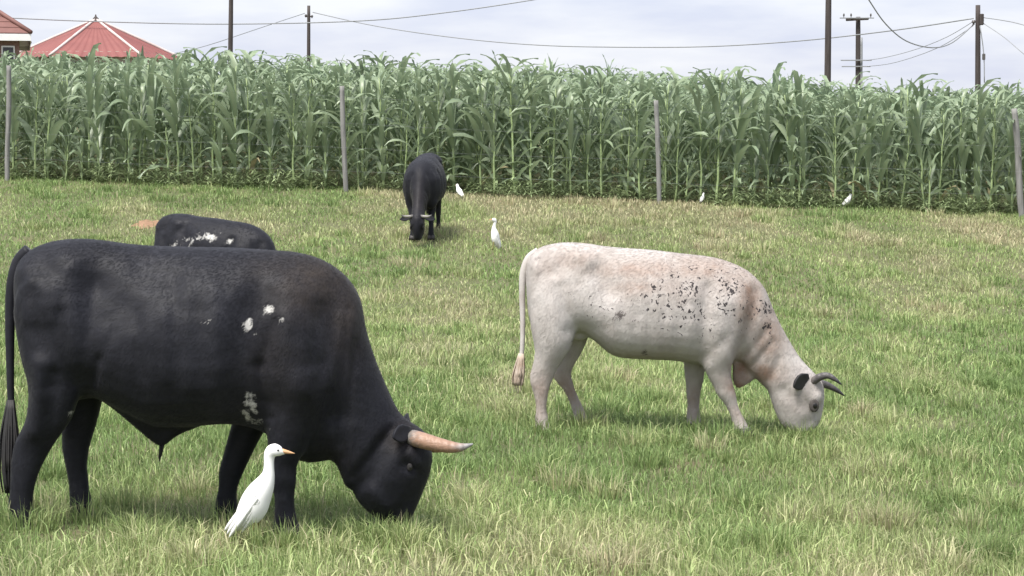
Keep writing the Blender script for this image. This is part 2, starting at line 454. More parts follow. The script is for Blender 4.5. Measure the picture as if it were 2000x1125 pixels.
def coat(name, base1, base2, tan, spotcol, rough=.62, sheen=.25, fleck=None):
    m, t, b = newmat(name)
    n = noise(t, 3.5, 4); nf = noise(t, 34, 5, .7); nm = noise(t, 11, 5, .65)
    c = ramp(t, n.outputs['Fac'], [(.3, base1), (.7, base2)]).outputs[0]
    c = mixc(t, math2(t, 'MULTIPLY', nf.outputs['Fac'], .35), c, base1)
    hs = noise(t, 48, 4, .65, mapscale=(.22, 1, .8))
    hr = ramp(t, hs.outputs['Fac'], [(.3, (.78, .78, .78)), (.7, (1.22, 1.22, 1.21))])
    c = mixc(t, 1.0, c, hr.outputs[0], 'MULTIPLY') if not fleck else c
    ft = math2(t, 'MULTIPLY', attr(t, 'tan').outputs['Fac'], math2(t, 'MULTIPLY', 1.7, nm.outputs['Fac']))
    ftc = N(t, 'ShaderNodeClamp'); t.links.new(ft, ftc.inputs[0])
    c = mixc(t, ftc.outputs[0], c, tan)
    if fleck:
        vor = N(t, 'ShaderNodeTexVoronoi'); vor.inputs['Scale'].default_value = 34.0; vor.inputs['Randomness'].default_value = 1
        tcn = N(t, 'ShaderNodeTexCoord'); wn = noise(t, 16, 3)
        wv = mixc(t, .16, tcn.outputs['Object'], wn.outputs['Color'])
        mpn = N(t, 'ShaderNodeMapping'); mpn.inputs['Scale'].default_value = (1.15, 1, .8); mpn.inputs['Rotation'].default_value = (0, .5, 0)
        t.links.new(wv, mpn.inputs[0]); t.links.new(mpn.outputs[0], vor.inputs['Vector'])
        sep = N(t, 'ShaderNodeSeparateColor'); t.links.new(vor.outputs['Color'], sep.inputs[0])
        thr = math2(t, 'MULTIPLY', sep.outputs[0], math2(t, 'MULTIPLY', attr(t, 'fleck').outputs['Fac'], .92))
        kk = math2(t, 'SUBTRACT', math2(t, 'SUBTRACT', thr, .16), vor.outputs['Distance'])
        k = ramp(t, math2(t, 'ADD', kk, .5), [(.485, (0, 0, 0)), (.57, (1, 1, 1))]).outputs[0]
        dirt = noise(t, 5, 6, .7)
        dr = ramp(t, dirt.outputs['Fac'], [(.48, (0, 0, 0)), (.72, (1, 1, 1))])
        c = mixc(t, math2(t, 'MULTIPLY', dr.outputs[0], .45), c, (.27, .225, .195))
        c = mixc(t, math2(t, 'MULTIPLY', k, .96), c, fleck)
    sp = math2(t, 'ADD', attr(t, 'spot').outputs['Fac'], math2(t, 'MULTIPLY', math2(t, 'SUBTRACT', nm.outputs['Fac'], .5), 1.5))
    sr = ramp(t, sp, [(.44, (0, 0, 0)), (.64, (1, 1, 1))])
    c = mixc(t, sr.outputs[0], c, spotcol)
    t.links.new(c, b.inputs['Base Color'])
    b.inputs['Roughness'].default_value = rough; b.inputs['Specular IOR Level'].default_value = (.32 if fleck else .22)
    b.inputs['Sheen Weight'].default_value = sheen; b.inputs['Sheen Roughness'].default_value = .45
    hair = noise(t, 60, 4, .7, mapscale=(.35, 1, 1.0)); 
    bh = math2(t, 'ADD', math2(t, 'MULTIPLY', hair.outputs['Fac'], .25), nm.outputs['Fac'])
    bump(t, b, bh, .35 if fleck else .14, .012)
    return m
M['coat_black'] = coat('black_coat', (.0085, .0089, .0130), (.0145, .0151, .0215), (.046, .035, .027), (.50, .49, .47), .60, .07)
M['coat_white'] = coat('white_coat', (.395, .360, .340), (.535, .508, .488), (.245, .152, .106), (.11, .095, .09), .85, .10, fleck=(.035, .030, .033))
M['skin_black'] = plain('black_ear_skin', (.012, .012, .014), (.03, .028, .03), 12, .7, .2)
M['hair_black'] = plain('black_tail_hair', (.010, .010, .012), (.022, .020, .020), 12, .7, 0)
M['hair_tan'] = plain('tan_tail_hair', (.32, .24, .18), (.55, .47, .40), 12, .8, 0)
M['hoof'] = plain('hoof_horn', (.012, .011, .011), (.035, .03, .028), 12, .6, .2)
M['eye'] = plain('animal_eye', (.006, .005, .005), (.012, .010, .009), 5, .35, 0)
M['lid_pale'] = plain('grey_eyelid', (.045, .038, .036), (.09, .078, .072), 30, .8, .2)
M['lid'] = plain('dark_eyelid', (.014, .012, .012), (.022, .019, .019), 12, .7, .1)
def horn_mat(name, c0, c1, c2):
    m, t, b = newmat(name)
    a = attr(t, 'along'); n = noise(t, 22, 6, .7, mapscale=(.35, 1.6, 1.6))
    f = math2(t, 'ADD', a.outputs['Fac'], math2(t, 'MULTIPLY', math2(t, 'SUBTRACT', n.outputs['Fac'], .5), .75))
    r = ramp(t, f, [(.05, c0), (.25, c1), (.62, c1), (.92, c2)])
    t.links.new(r.outputs[0], b.inputs['Base Color']); b.inputs['Roughness'].default_value = .5
    rg = N(t, 'ShaderNodeTexWave'); rg.inputs['Scale'].default_value = 9.0; rg.inputs['Distortion'].default_value = 3.0; rg.inputs['Detail'].default_value = 3.0
    tcw = N(t, 'ShaderNodeTexCoord'); t.links.new(tcw.outputs['Object'], rg.inputs['Vector'])
    bump(t, b, math2(t, 'ADD', n.outputs['Fac'], math2(t, 'MULTIPLY', rg.outputs['Fac'], .5)), .45, .012)
    return m
M['horn_tan'] = horn_mat('tan_horn', (.15, .14, .13), (.30, .185, .13), (.24, .24, .245))
M['horn_grey'] = horn_mat('grey_horn', (.12, .105, .10), (.075, .068, .07), (.025, .025, .028))
M['horn_pale'] = horn_mat('pale_horn', (.10, .095, .09), (.22, .21, .19), (.05, .05, .05))
M['nose'] = plain('muzzle_skin', (.35, .27, .25), (.5, .42, .4), 14, .5, .2)

def build_bovine(name, spec, rootloc, rz, coatmat, hornmat, earmat, hairmat, label, scale=1.0):
    s, gy, cx = spec['s'], spec['gy'], spec['cx']
    X = lambda px: (px - cx) / s
    Z = lambda py: (gy - py) / s
    root = empty(name, rootloc, rz); root.scale = (scale,) * 3
    sh = Shape()
    sh.pairs([(X(a), Z(b_), X(c), Z(d), hw, spec.get('bend', lambda q: 0)(X((a + c) / 2))) for (a, b_, c, d, hw) in spec['trunk']])
    bend = spec.get('bend', lambda q: 0)
    for L in spec['legs']:
        sh.limb([(X(px), y, max(Z(py), .03), rx, ry) for (px, py, y, rx, ry) in L])
    for (px, py, y, rx, ry, rz_) in spec.get('blobs', ()):
        for sgn in ((-1, 1) if y else (1,)):
            sh.blob((X(px), sgn * y + bend(X(px)), Z(py)), (rx, ry, rz_))
    for P in spec.get('fins', ()):
        sh.pairs([(X(a), Z(b_), X(c), Z(d), hw, 0) for (a, b_, c, d, hw) in P], ns=14, pear=0)
    me = sh.fuse(name + '_body', spec['voxel'], spec['smooth'])
    co = get_co(me)
    px, py = co[:, 0] * s + cx, gy - co[:, 2] * s
    ysg = np.sign(co[:, 1])
    for (ax, ay, bx_, by_, wd_, dep) in spec.get('sculpt', ()):          # line-shaped dents (+ inward, - outward), metres
        vx, vy = bx_ - ax, by_ - ay; L2 = vx * vx + vy * vy + 1e-6
        t = np.clip(((px - ax) * vx + (py - ay) * vy) / L2, 0, 1)
        d2 = (px - ax - t * vx) ** 2 + (py - ay - t * vy) ** 2
        wgt = np.exp(-d2 / (2 * wd_ * wd_)) * np.clip(np.abs(co[:, 1]) / .10, 0, 1)
        co[:, 1] -= ysg * dep * (1.9 if wd_ > 10 else 1.2) * wgt
    co += ((fbm(co[:, 0] * 5 + 7, co[:, 2] * 5 + co[:, 1] * 3, 9, 3) - .5) * .020)[:, None] * np.stack([np.zeros(len(co)), ysg, np.zeros(len(co))], -1)
    set_co(me, co)
    for k in ('tan', 'spot', 'fleck'):
        a = np.zeros(len(co))
        for (qx, qy, rx, ry, amp, side_) in spec.get(k, ()):
            d = ((px - qx) / rx) ** 2 + ((py - qy) / ry) ** 2
            wv = amp * np.exp(-d * .9)
            if side_: wv = wv * (co[:, 1] * side_ > -.02)
            a = np.maximum(a, wv) if amp > 0 else a + wv
        put_attr(me, k, np.clip(a, 0, 1))
    body = link('body', me, coatmat, root)
    # short coat hair: one sliver per tuft of hairs, lying back along the body
    me.calc_loop_triangles()
    lt = np.zeros(len(me.loop_triangles) * 3, np.int32); me.loop_triangles.foreach_get('vertices', lt); lt = lt.reshape(-1, 3)
    A_, B_, C_ = co[lt[:, 0]], co[lt[:, 1]], co[lt[:, 2]]
    nr_ = np.cross(B_ - A_, C_ - A_); ar = np.linalg.norm(nr_, axis=1); nr_ /= (ar[:, None] + 1e-12)
    nh = int(ar.sum() * .5 * spec['hair'][0]); g_ = np.random.default_rng(3)
    ti = g_.choice(len(lt), nh, p=ar / ar.sum())
    u_ = g_.random(nh); v_ = g_.random(nh); fl = u_ + v_ > 1; u_[fl] = 1 - u_[fl]; v_[fl] = 1 - v_[fl]
    p_ = A_[ti] + (B_[ti] - A_[ti]) * u_[:, None] + (C_[ti] - A_[ti]) * v_[:, None]
    n_ = nr_[ti]
    fl_ = np.stack([-.75 + .5 * (fbm(p_[:, 0] * 4, p_[:, 2] * 4, 13, 2) - .5), np.zeros(nh), -.75 + .8 * (fbm(p_[:, 0] * 4 + 9, p_[:, 2] * 4, 15, 2) - .5)], -1) + g_.normal(0, .20, (nh, 3))
    tg = fl_ - n_ * (fl_ * n_).sum(1)[:, None]; tg /= (np.linalg.norm(tg, axis=1)[:, None] + 1e-9)
    lat = np.cross(n_, tg); ln_ = spec['hair'][1] * g_.uniform(.6, 1.3, nh)[:, None]; wd_ = spec['hair'][2] * g_.uniform(.7, 1.3, nh)[:, None]
    lift = g_.uniform(.06, .26, nh)[:, None]
    b_ = p_ + n_ * .0004
    HV = np.stack([b_ - lat * wd_ * .5, b_ + lat * wd_ * .5, b_ + tg * ln_ + n_ * ln_ * lift], 1).reshape(-1, 3)
    hm = mesh_fast('coat_hair', HV, np.arange(nh * 3).reshape(-1, 3), coatmat)
    for k in ('tan', 'spot', 'fleck'):
        av = np.zeros(len(co), np.float32); me.attributes[k].data.foreach_get('value', av)
        put_attr(hm, k, np.repeat(av[lt[ti, 0]], 3))
    tag(link('coat_hair', hm, None, root), kind='stuff')
    # horns
    for P, rad in spec['horns']:
        Vh, Fh = curve_tube([(X(a), y, Z(b_)) for (a, b_, y) in P], rad, 12, 5)
        hm = mesh_np('horn', Vh, Fh, True, hornmat)
        put_attr(hm, 'along', np.repeat(np.linspace(0, 1, len(Vh) // 12), 12))
        link('horn', hm, None, root)
    # ears: cupped leaf
    for (ax, ay, ya, bx_, by_, yb, wd_) in spec['ears']:
        A, B = Vector((X(ax), ya, Z(ay))), Vector((X(bx_), yb, Z(by_)))
        d = (B - A); L = d.length; d.normalize(); side_ = d.cross(Vector((1, 0, .25))).normalized(); up = side_.cross(d)
        Vv, Ff = [], []
        prof = [(0, .35), (.15, .62), (.35, .95), (.55, 1.0), (.75, .8), (.9, .45), (1, .08)]
        for (t_, w_) in prof:
            c_ = A + d * L * t_
            for j in range(18):
                a = 2 * math.pi * j / 18
                off = side_ * math.cos(a) * wd_ * w_ + up * (math.sin(a) * .016 * (w_ + .3) - (1 - math.cos(a) ** 2) * .02 * w_)
                Vv.append(c_ + off)
        link('ear', mesh_np('ear', Vv, tube_faces(len(prof), 18), True, earmat), None, root)
    for (ex, ey, y, r) in spec['eyes']:
        e = Shape(); e.blob((X(ex), y, Z(ey)), (r * .82, r * .30, r * 1.12), 14, 9)
        lid = link('eyelid', mesh_np('eyelid', e.V, e.F, True, spec.get('lid', M['lid'])), None, root)
        e = Shape(); e.blob((X(ex) + .004, y + math.copysign(r * .08, y), Z(ey) - .002), (r * .50, r * .30, r * .62), 12, 8)
        link('eye', mesh_np('eye', e.V, e.F, True, M['eye']), None, root)
    for L in spec['legs']:
        (hx, hy, y, rx, ry) = L[-1]
        Vh = []
        for (zz, k, ox) in ((-.02, 1.12, .012), (.02, 1.08, .008), (.055, .96, 0)):
            for j in range(14):
                t = 2 * math.pi * j / 14
                rr = 1 - .18 * math.exp(-((t) ** 2) * 14) - .18 * math.exp(-((t - 2 * math.pi) ** 2) * 14)
                Vh.append((X(hx) + ox + rx * k * rr * math.cos(t), y + ry * k * math.sin(t), zz))
        link('hoof', mesh_np('hoof', Vh, tube_faces(3, 14), True, M['hoof']), None, root)
    # tail and switch
    T_ = spec['tail']
    Vt, Ft = curve_tube([(X(a), y, Z(b_)) for (a, b_, y, r) in T_], [r for (_, _, _, r) in T_], 10, 4)
    tme = mesh_np('tail', Vt, Ft, True, coatmat)
    for k in ('tan', 'spot', 'fleck'): put_attr(tme, k, np.zeros(len(Vt)))
    tl = link('tail', tme, None, root)
    W_ = spec['switch']; VV, FF = [], []
    R_ = random.Random(4)
    for k in range(90):
        a0 = R_.uniform(0, 2 * math.pi); rr = math.sqrt(R_.random()); pts, rads = [], []
        end = R_.uniform(.62, 1.0); tw = R_.uniform(-.5, .5)
        for i, (a, b_, y, r) in enumerate(W_):
            f = i / (len(W_) - 1)
            if f > end + .01: break
            pts.append((X(a) + r * rr * math.cos(a0 + tw * f), y + r * .8 * rr * math.sin(a0 + tw * f), Z(b_)))
            rads.append(.0065 * (1 - .75 * f))
        if len(pts) < 3: continue
        v_, f_ = curve_tube(pts, rads, 4, 2); b0 = len(VV); VV += list(v_); FF += [tuple(i + b0 for i in q_) for q_ in f_]
    link('switch', mesh_np('switch', VV, FF, True, hairmat), None, tl)
    if 'tuft' in spec:
        VV, FF = [], []
        (a, b_, c, d) = spec['tuft']
        for k in range(16):
            jx, jy = R_.uniform(-.012, .012), R_.uniform(-.012, .012)
            v_, f_ = curve_tube([(X(a) + jx, jy, Z(b_)), (X((a + c) / 2) + jx * .6, jy * .6, Z((b_ + d) / 2)), (X(c) + jx * .3, jy * .3, Z(d) + R_.uniform(0, .03))], [.004, .003, .001], 4, 2)
            b0 = len(VV); VV += list(v_); FF += [tuple(i + b0 for i in q_) for q_ in f_]
        link('sheath_hair', mesh_np('sheath_hair', VV, FF, True, hairmat), None, root)
    tag(root, label, 'bull' if 'bull' in name else 'cow')
    return root

# ---- the big black bull, side on
BULL = dict(hair=(19000, .015, .0026), s=396.0, gy=1040.0, cx=350.0, voxel=.0125, smooth=16,
    trunk=[(36, 545, 42, 640, .07), (44, 512, 58, 680, .17), (66, 487, 82, 720, .235), (104, 471, 110, 755, .275), (150, 465, 148, 782, .30),
           (200, 467, 192, 778, .32), (258, 475, 252, 806, .35), (315, 479, 310, 832, .37), (385, 481, 380, 833, .375), (455, 482, 448, 828, .365),
           (525, 486, 505, 838, .345), (590, 492, 548, 862, .32), (640, 508, 580, 892, .285), (682, 538, 606, 905, .24), (709, 580, 628, 905, .205),
           (721, 640, 645, 900, .18), (737, 695, 658, 905, .165), (760, 752, 668, 925, .15), (784, 803, 680, 955, .14), (806, 824, 692, 958, .132),
           (836, 846, 700, 978, .135), (850, 885, 713, 994, .130), (847, 925, 728, 1008, .114), (833, 962, 744, 1018, .096), (821, 992, 757, 1025, .087), (811, 1012, 768, 1029, .076), (803, 1026, 780, 1031, .05)],
    legs=[[(114, 600, -.15, .18, .13), (118, 680, -.17, .155, .135), (124, 750, -.175, .128, .115), (112, 810, -.175, .112, .09), (88, 850, -.175, .102, .072), (74, 880, -.17, .090, .06),
           (63, 918, -.17, .070, .052), (57, 955, -.17, .060, .050), (53, 985, -.17, .062, .054), (54, 1020, -.17, .070, .060), (56, 1040, -.17, .076, .064)],
          [(140, 620, .15, .18, .12), (148, 720, .17, .14, .12), (148, 790, .17, .105, .09), (142, 840, .17, .088, .07), (134, 885, .17, .072, .058),
           (134, 920, .17, .058, .048), (138, 955, .17, .052, .045), (141, 985, .17, .055, .048), (144, 1020, .17, .062, .054), (147, 1040, .17, .068, .058)],
          [(596, 620, -.15, .20, .10), (596, 720, -.19, .19, .12), (588, 800, -.19, .15, .105), (574, 860, -.185, .100, .085), (564, 900, -.18, .071, .064), (563, 930, -.18, .070, .060),
           (566, 960, -.18, .051, .048), (567, 990, -.18, .052, .05), (569, 1022, -.18, .066, .06), (571, 1040, -.18, .072, .064)],
          [(560, 640, .15, .18, .10), (530, 740, .18, .16, .11), (498, 810, .18, .115, .09), (474, 860, .18, .088, .072), (456, 905, .18, .074, .06),
           (445, 935, .18, .066, .054), (438, 967, .18, .050, .046), (434, 992, .18, .055, .05), (435, 1022, .18, .064, .056), (437, 1040, .18, .07, .06)]],
    blobs=[(120, 600, .15, .19, .16, .22), (605, 680, .17, .15, .13, .25), (590, 780, .19, .13, .10, .16),
           (800, 920, .06, .07, .07, .09), (745, 950, .06, .09, .055, .09)],
    fins=[[(195, 755, 190, 776, .05), (238, 765, 233, 806, .10), (276, 770, 268, 836, .12), (306, 770, 298, 864, .09), (328, 775, 320, 875, .055), (362, 780, 352, 852, .07), (400, 790, 392, 836, .06)],
          [(560, 860, 560, 890, .035), (600, 870, 596, 906, .04), (640, 870, 634, 905, .04), (665, 880, 655, 900, .03)]],
    sculpt=[(812, 880, 822, 900, 10, -.016), (800, 905, 812, 912, 8, .012), (770, 835, 700, 925, 7, .011), (835, 930, 800, 1000, 10, .010), (735, 955, 760, 985, 12, -.010),
            (690, 600, 672, 860, 6, .007), (706, 660, 680, 890, 5, .006), (620, 770, 612, 895, 5, .008), (560, 620, 528, 700, 9, .010), (528, 700, 540, 800, 8, .012), (640, 590, 625, 700, 8, .008),
            (190, 772, 222, 690, 7, .010), (222, 690, 250, 640, 9, .007), (95, 560, 120, 740, 8, .008), (150, 600, 165, 740, 8, .008), (295, 600, 300, 760, 9, .004), (320, 600, 326, 770, 9, -.004), (370, 590, 376, 780, 9, .004),
            (150, 496, 160, 505, 22, -.022), (70, 520, 80, 530, 16, -.014), (560, 545, 640, 560, 22, -.014), (590, 620, 600, 740, 34, -.020), (470, 640, 440, 780, 40, -.012), (215, 545, 255, 590, 34, .022), (300, 520, 350, 545, 26, .018), (150, 560, 185, 690, 24, -.012), (208, 560, 196, 720, 18, .016),
            (530, 560, 545, 760, 22, .014), (655, 560, 668, 800, 18, .018), (690, 620, 640, 880, 16, -.010), (640, 700, 628, 890, 9, .014), (655, 760, 645, 895, 7, .012),
            (420, 540, 470, 560, 30, -.010), (390, 560, 400, 740, 14, -.006), (440, 560, 450, 740, 14, -.006), (345, 560, 355, 720, 14, -.006), (500, 600, 480, 800, 20, .012),
            (760, 860, 720, 940, 14, .010), (110, 700, 90, 830, 14, -.012), (135, 720, 118, 850, 10, .014)],
    tan=[(625, 545, 70, 60, .62, 0), (690, 600, 40, 90, .42, 0), (560, 520, 60, 30, .3, 0), (660, 900, 40, 40, .15, 0), (795, 850, 30, 25, .45, 0), (560, 690, 50, 90, .16, 0)],
    spot=[(508, 622, 10, 15, 1.0, -1), (546, 594, 11, 9, .98, -1), (519, 640, 8, 6, .62, -1), (572, 612, 6, 10, .55, -1), (596, 590, 4, 7, .5, -1),
          (510, 775, 15, 36, .72, -1), (518, 812, 24, 14, .66, -1), (498, 800, 12, 24, .72, -1), (437, 612, 14, 4, .45, -1), (273, 693, 8, 5, .45, -1), (157, 795, 6, 6, .5, -1), (540, 828, 8, 6, .6, -1)],
    horns=[([(812, 852, -.085), (835, 856, -.125), (872, 863, -.165), (905, 866, -.18), (932, 859, -.185)], [.040, .040, .034, .023, .004]),
           ([(812, 872, .085), (832, 878, .12), (858, 884, .15), (882, 884, .155), (900, 879, .155)], [.036, .036, .030, .02, .004])],
    ears=[(810, 836, -.09, 778, 846, -.19, .045), (806, 842, .10, 800, 836, .26, .055)],
    eyes=[(808, 908, -.120, .017), (808, 908, .120, .017)],
    tail=[(64, 488, 0, .035), (42, 512, 0, .034), (29, 560, -.01, .030), (25, 630, -.02, .025), (25, 700, -.03, .021), (26, 770, -.04, .018), (28, 830, -.05, .016)],
    switch=[(27, 780, -.05, .014), (26, 820, -.065, .034), (26, 865, -.08, .052), (26, 915, -.09, .056), (28, 960, -.09, .044), (36, 1000, -.09, .018)],
    tuft=(318, 868, 312, 908))
pb = at(350, 1040, 10.1)
build_bovine('black_bull', BULL, (pb.x, 10.1, gz(pb.x, 10.1)), 0.0, M['coat_black'], M['horn_tan'], M['coat_black'], M['hair_black'],
             'large black bull grazing in the foreground with one tan horn pointing right')

# ---- the white speckled cow
WHITE = dict(lid=M['lid_pale'], hair=(12000, .018, .0038), s=285.0, gy=848.0, cx=1270.0, voxel=.0125, smooth=13,
    trunk=[(1024, 528, 1028, 590, .05), (1031, 503, 1034, 630, .14), (1052, 483, 1054, 655, .20), (1092, 473, 1090, 658, .235), (1140, 474, 1132, 650, .25),
           (1172, 479, 1160, 666, .275), (1212, 483, 1200, 696, .295), (1270, 487, 1262, 702, .31), (1330, 494, 1318, 705, .30), (1388, 501, 1368, 713, .28),
           (1430, 513, 1398, 716, .24), (1466, 533, 1416, 712, .20), (1493, 563, 1430, 706, .165), (1508, 598, 1440, 704, .14),
           (1525, 634, 1452, 714, .118), (1544, 668, 1466, 730, .108), (1566, 702, 1482, 745, .10), (1589, 726, 1500, 764, .10),
           (1609, 750, 1508, 786, .105), (1612, 782, 1517, 810, .098), (1609, 808, 1528, 830, .084), (1603, 828, 1542, 841, .072), (1597, 840, 1554, 846, .06), (1589, 846, 1564, 847, .04)],
    legs=[[(1084, 570, -.13, .17, .10), (1080, 630, -.145, .165, .105), (1076, 680, -.145, .120, .085), (1064, 710, -.145, .094, .06), (1055, 736, -.145, .084, .046),
           (1054, 757, -.145, .060, .040), (1055, 780, -.145, .042, .036), (1055, 798, -.145, .038, .036), (1056, 812, -.145, .046, .042), (1059, 834, -.145, .052, .047), (1062, 848, -.145, .056, .05)],
          [(1105, 590, .12, .15, .09), (1122, 650, .14, .105, .085), (1116, 690, .14, .078, .06), (1101, 720, .14, .070, .048), (1097, 740, .14, .068, .043),
           (1112, 768, .14, .043, .036), (1124, 794, .14, .041, .036), (1132, 814, .14, .046, .042), (1139, 835, .14, .052, .047), (1143, 848, .14, .056, .05)],
          [(1420, 590, -.10, .15, .09), (1404, 650, -.14, .135, .095), (1396, 696, -.145, .115, .085), (1400, 726, -.14, .086, .07), (1410, 752, -.14, .070, .058),
           (1415, 766, -.14, .066, .056), (1425, 786, -.14, .046, .042), (1433, 804, -.14, .042, .040), (1440, 819, -.14, .048, .044), (1446, 836, -.14, .054, .05), (1450, 848, -.14, .058, .052)],
          [(1390, 620, .12, .13, .09), (1368, 680, .14, .105, .08), (1361, 715, .14, .080, .065), (1360, 745, .14, .066, .054),
           (1358, 775, .14, .050, .042), (1358, 798, .14, .044, .040), (1358, 814, .14, .047, .044), (1360, 836, .14, .054, .05), (1362, 848, .14, .058, .052)]],
    blobs=[(1080, 590, .13, .17, .11, .22), (1425, 600, .13, .12, .09, .22), (1402, 680, .14, .11, .085, .14),
           (1592, 775, .05, .05, .055, .06), (1545, 790, .045, .07, .045, .06), (1130, 652, 0, .07, .06, .05)],
    fins=[[(1425, 690, 1432, 712, .05), (1440, 692, 1431, 744, .035), (1452, 700, 1441, 760, .028), (1468, 712, 1459, 754, .026), (1480, 730, 1474, 742, .02)]],
    sculpt=[(1130, 492, 1146, 504, 14, -.016), (1036, 512, 1044, 522, 8, -.018), (1090, 522, 1118, 545, 14, .006), (1585, 800, 1560, 770, 6, .008), (1600, 812, 1570, 830, 7, .008), (1520, 700, 1500, 740, 6, .008), (1495, 640, 1455, 690, 6, .008), (1505, 665, 1468, 712, 5, .007), (1415, 590, 1400, 680, 22, -.016), (1075, 600, 1085, 660, 22, -.010), (1168, 525, 1185, 560, 20, .026), (1100, 510, 1060, 530, 14, .006), (1200, 530, 1195, 680, 8, -.006), (1225, 530, 1222, 690, 8, -.006), (1250, 530, 1248, 690, 8, -.006),
            (1275, 530, 1276, 690, 8, -.006), (1300, 530, 1302, 690, 8, -.006), (1375, 560, 1362, 690, 12, .016), (1470, 570, 1440, 690, 10, .016), (1450, 590, 1425, 690, 9, -.010),
            (1105, 640, 1150, 640, 10, .012), (1560, 790, 1530, 760, 8, .010), (1095, 560, 1120, 660, 12, .010)],
    tan=[(1250, 522, 120, 20, .62, 0), (1370, 520, 90, 22, .62, 0), (1460, 585, 26, 60, .9, 0), (1440, 540, 50, 30, .55, 0), (1500, 650, 30, 60, .75, 0), (1445, 728, 34, 44, 1.0, 0), (1440, 750, 30, 20, 1.0, 0), (1490, 725, 40, 25, .85, 0),
         (1130, 505, 60, 20, .5, 0), (1080, 520, 40, 30, .3, 0), (1240, 555, 60, 20, .55, 0), (1055, 770, 50, 50, .6, 0), (1112, 765, 40, 50, .65, 0), (1440, 800, 50, 26, .4, 0), (1360, 790, 40, 40, .5, 0), (1310, 560, 60, 30, .35, 0), (1550, 790, 40, 40, .22, 0), (1240, 695, 90, 16, .35, 0)],
    spot=[(1208, 608, 13, 11, .8, -1), (1195, 614, 6, 4, .62, -1), (1255, 682, 13, 8, .68, -1), (1222, 672, 12, 8, .5, -1), (1045, 500, 24, 5, .52, 0), (1118, 665, 8, 8, .6, 0), (1490, 695, 8, 7, .6, -1)],
    fleck=[(1190, 590, 110, 70, .55, 0), (1100, 560, 50, 50, .4, 0), (1330, 575, 120, 80, .92, 0), (1440, 600, 50, 60, .8, 0), (1250, 580, 60, 60, .6, 0), (1300, 590, 90, 60, .75, 0), (1410, 560, 60, 60, .95, 0), (1490, 620, 24, 80, 1.0, 0), (1290, 555, 50, 30, .9, 0), (1240, 600, 60, 60, .4, 0), (1370, 640, 60, 50, .6, 0)],
    horns=[([(1584, 746, -.055), (1598, 735, -.085), (1613, 731, -.11), (1627, 738, -.125), (1639, 748, -.13)], [.028, .027, .022, .015, .004]),
           ([(1590, 752, .055), (1606, 753, .085), (1624, 758, .11), (1642, 768, .12), (1657, 779, .125)], [.030, .029, .024, .016, .004])],
    ears=[(1577, 733, -.085, 1545, 752, -.165, .060), (1575, 736, .09, 1560, 728, .22, .048)],
    eyes=[(1588, 790, -.095, .042), (1588, 790, .095, .042)],
    tail=[(1050, 490, 0, .03), (1031, 505, 0, .030), (1020, 535, -.01, .026), (1018, 580, -.02, .021), (1019, 630, -.03, .018), (1018, 680, -.04, .016), (1014, 712, -.045, .015)],
    switch=[(1016, 690, -.045, .014), (1013, 715, -.05, .034), (1010, 735, -.055, .042), (1009, 752, -.055, .036), (1012, 768, -.055, .014)])
pw = at(1270, 848, 14.03)
build_bovine('white_cow', WHITE, (pw.x, 14.03, gz(pw.x, 14.03)), 0.0, M['coat_white'], M['horn_grey'], M['skin_black'], M['hair_tan'],
             'white cow with tan patches, black flecks and a black ear, grazing at right')

# ---- black cows further off share the cow's build, with straighter legs and their own markings
FARC = dict(WHITE)
FARC.update(lid=M['lid'], hair=(4000, .026, .007), voxel=.017, smooth=6)
FARC['legs'] = [[(px, py, y, rx, ry) for (px, py, y, rx, ry) in L] for L in WHITE['legs']]
for L, fx in zip(FARC['legs'], (1068, 1090, 1412, 1388)):
    n = len(L)
    for i in range(3, n):
        px_, py_, y, rx, ry = L[i]; L[i] = (px_ + (fx - px_) * min(1, (i - 2) / 3), py_, y, rx, ry)
FARC['trunk'] = [(a, b_, c, d, hw * (1.04 if a < 1440 else 1.0)) for (a, b_, c, d, hw) in WHITE['trunk']]
FARC['tan'] = [(1540, 700, 60, 120, .25, 0)]; FARC['fleck'] = []; FARC['spot'] = []
FARC['horns'] = [([(1586, 742, sg * .06), (1592, 744, sg * .11), (1598, 744, sg * .17), (1602, 741, sg * .205), (1604, 736, sg * .235)], [.024, .024, .020, .014, .005]) for sg in (-1, 1)]
FARC['ears'] = [(1572, 745, sg * .09, 1566, 758, sg * .27, .045) for sg in (-1, 1)]
DF = 30.6
pf = at(826, 466, DF)
build_bovine('black_cow', FARC, (pf.x + .02, DF + .35, gz(pf.x, DF + .35)), math.radians(-94.0), M['coat_black'], M['horn_pale'], M['coat_black'], M['hair_black'],
             'black cow grazing head-on towards the viewer near the maize field', .965)
C2 = dict(WHITE)
C2.update(lid=M['lid'], hair=(4500, .024, .006), voxel=.016, smooth=6)
C2['tan'] = []; C2['fleck'] = []
C2['spot'] = [(1210, 565, 80, 30, .52, 0), (1285, 548, 80, 28, .53, 0), (1145, 580, 26, 26, .58, 0), (1370, 560, 30, 20, .46, 0), (1230, 600, 60, 40, .5, 0)]
D2 = 21.6
p2 = at(426, 640, D2)
build_bovine('black_cow', C2, (p2.x, D2, gz(p2.x, D2)), math.radians(-27.0), M['coat_black'], M['horn_grey'], M['coat_black'], M['hair_black'],
             'black cow with white mottled flank half hidden behind the big bull', .87)

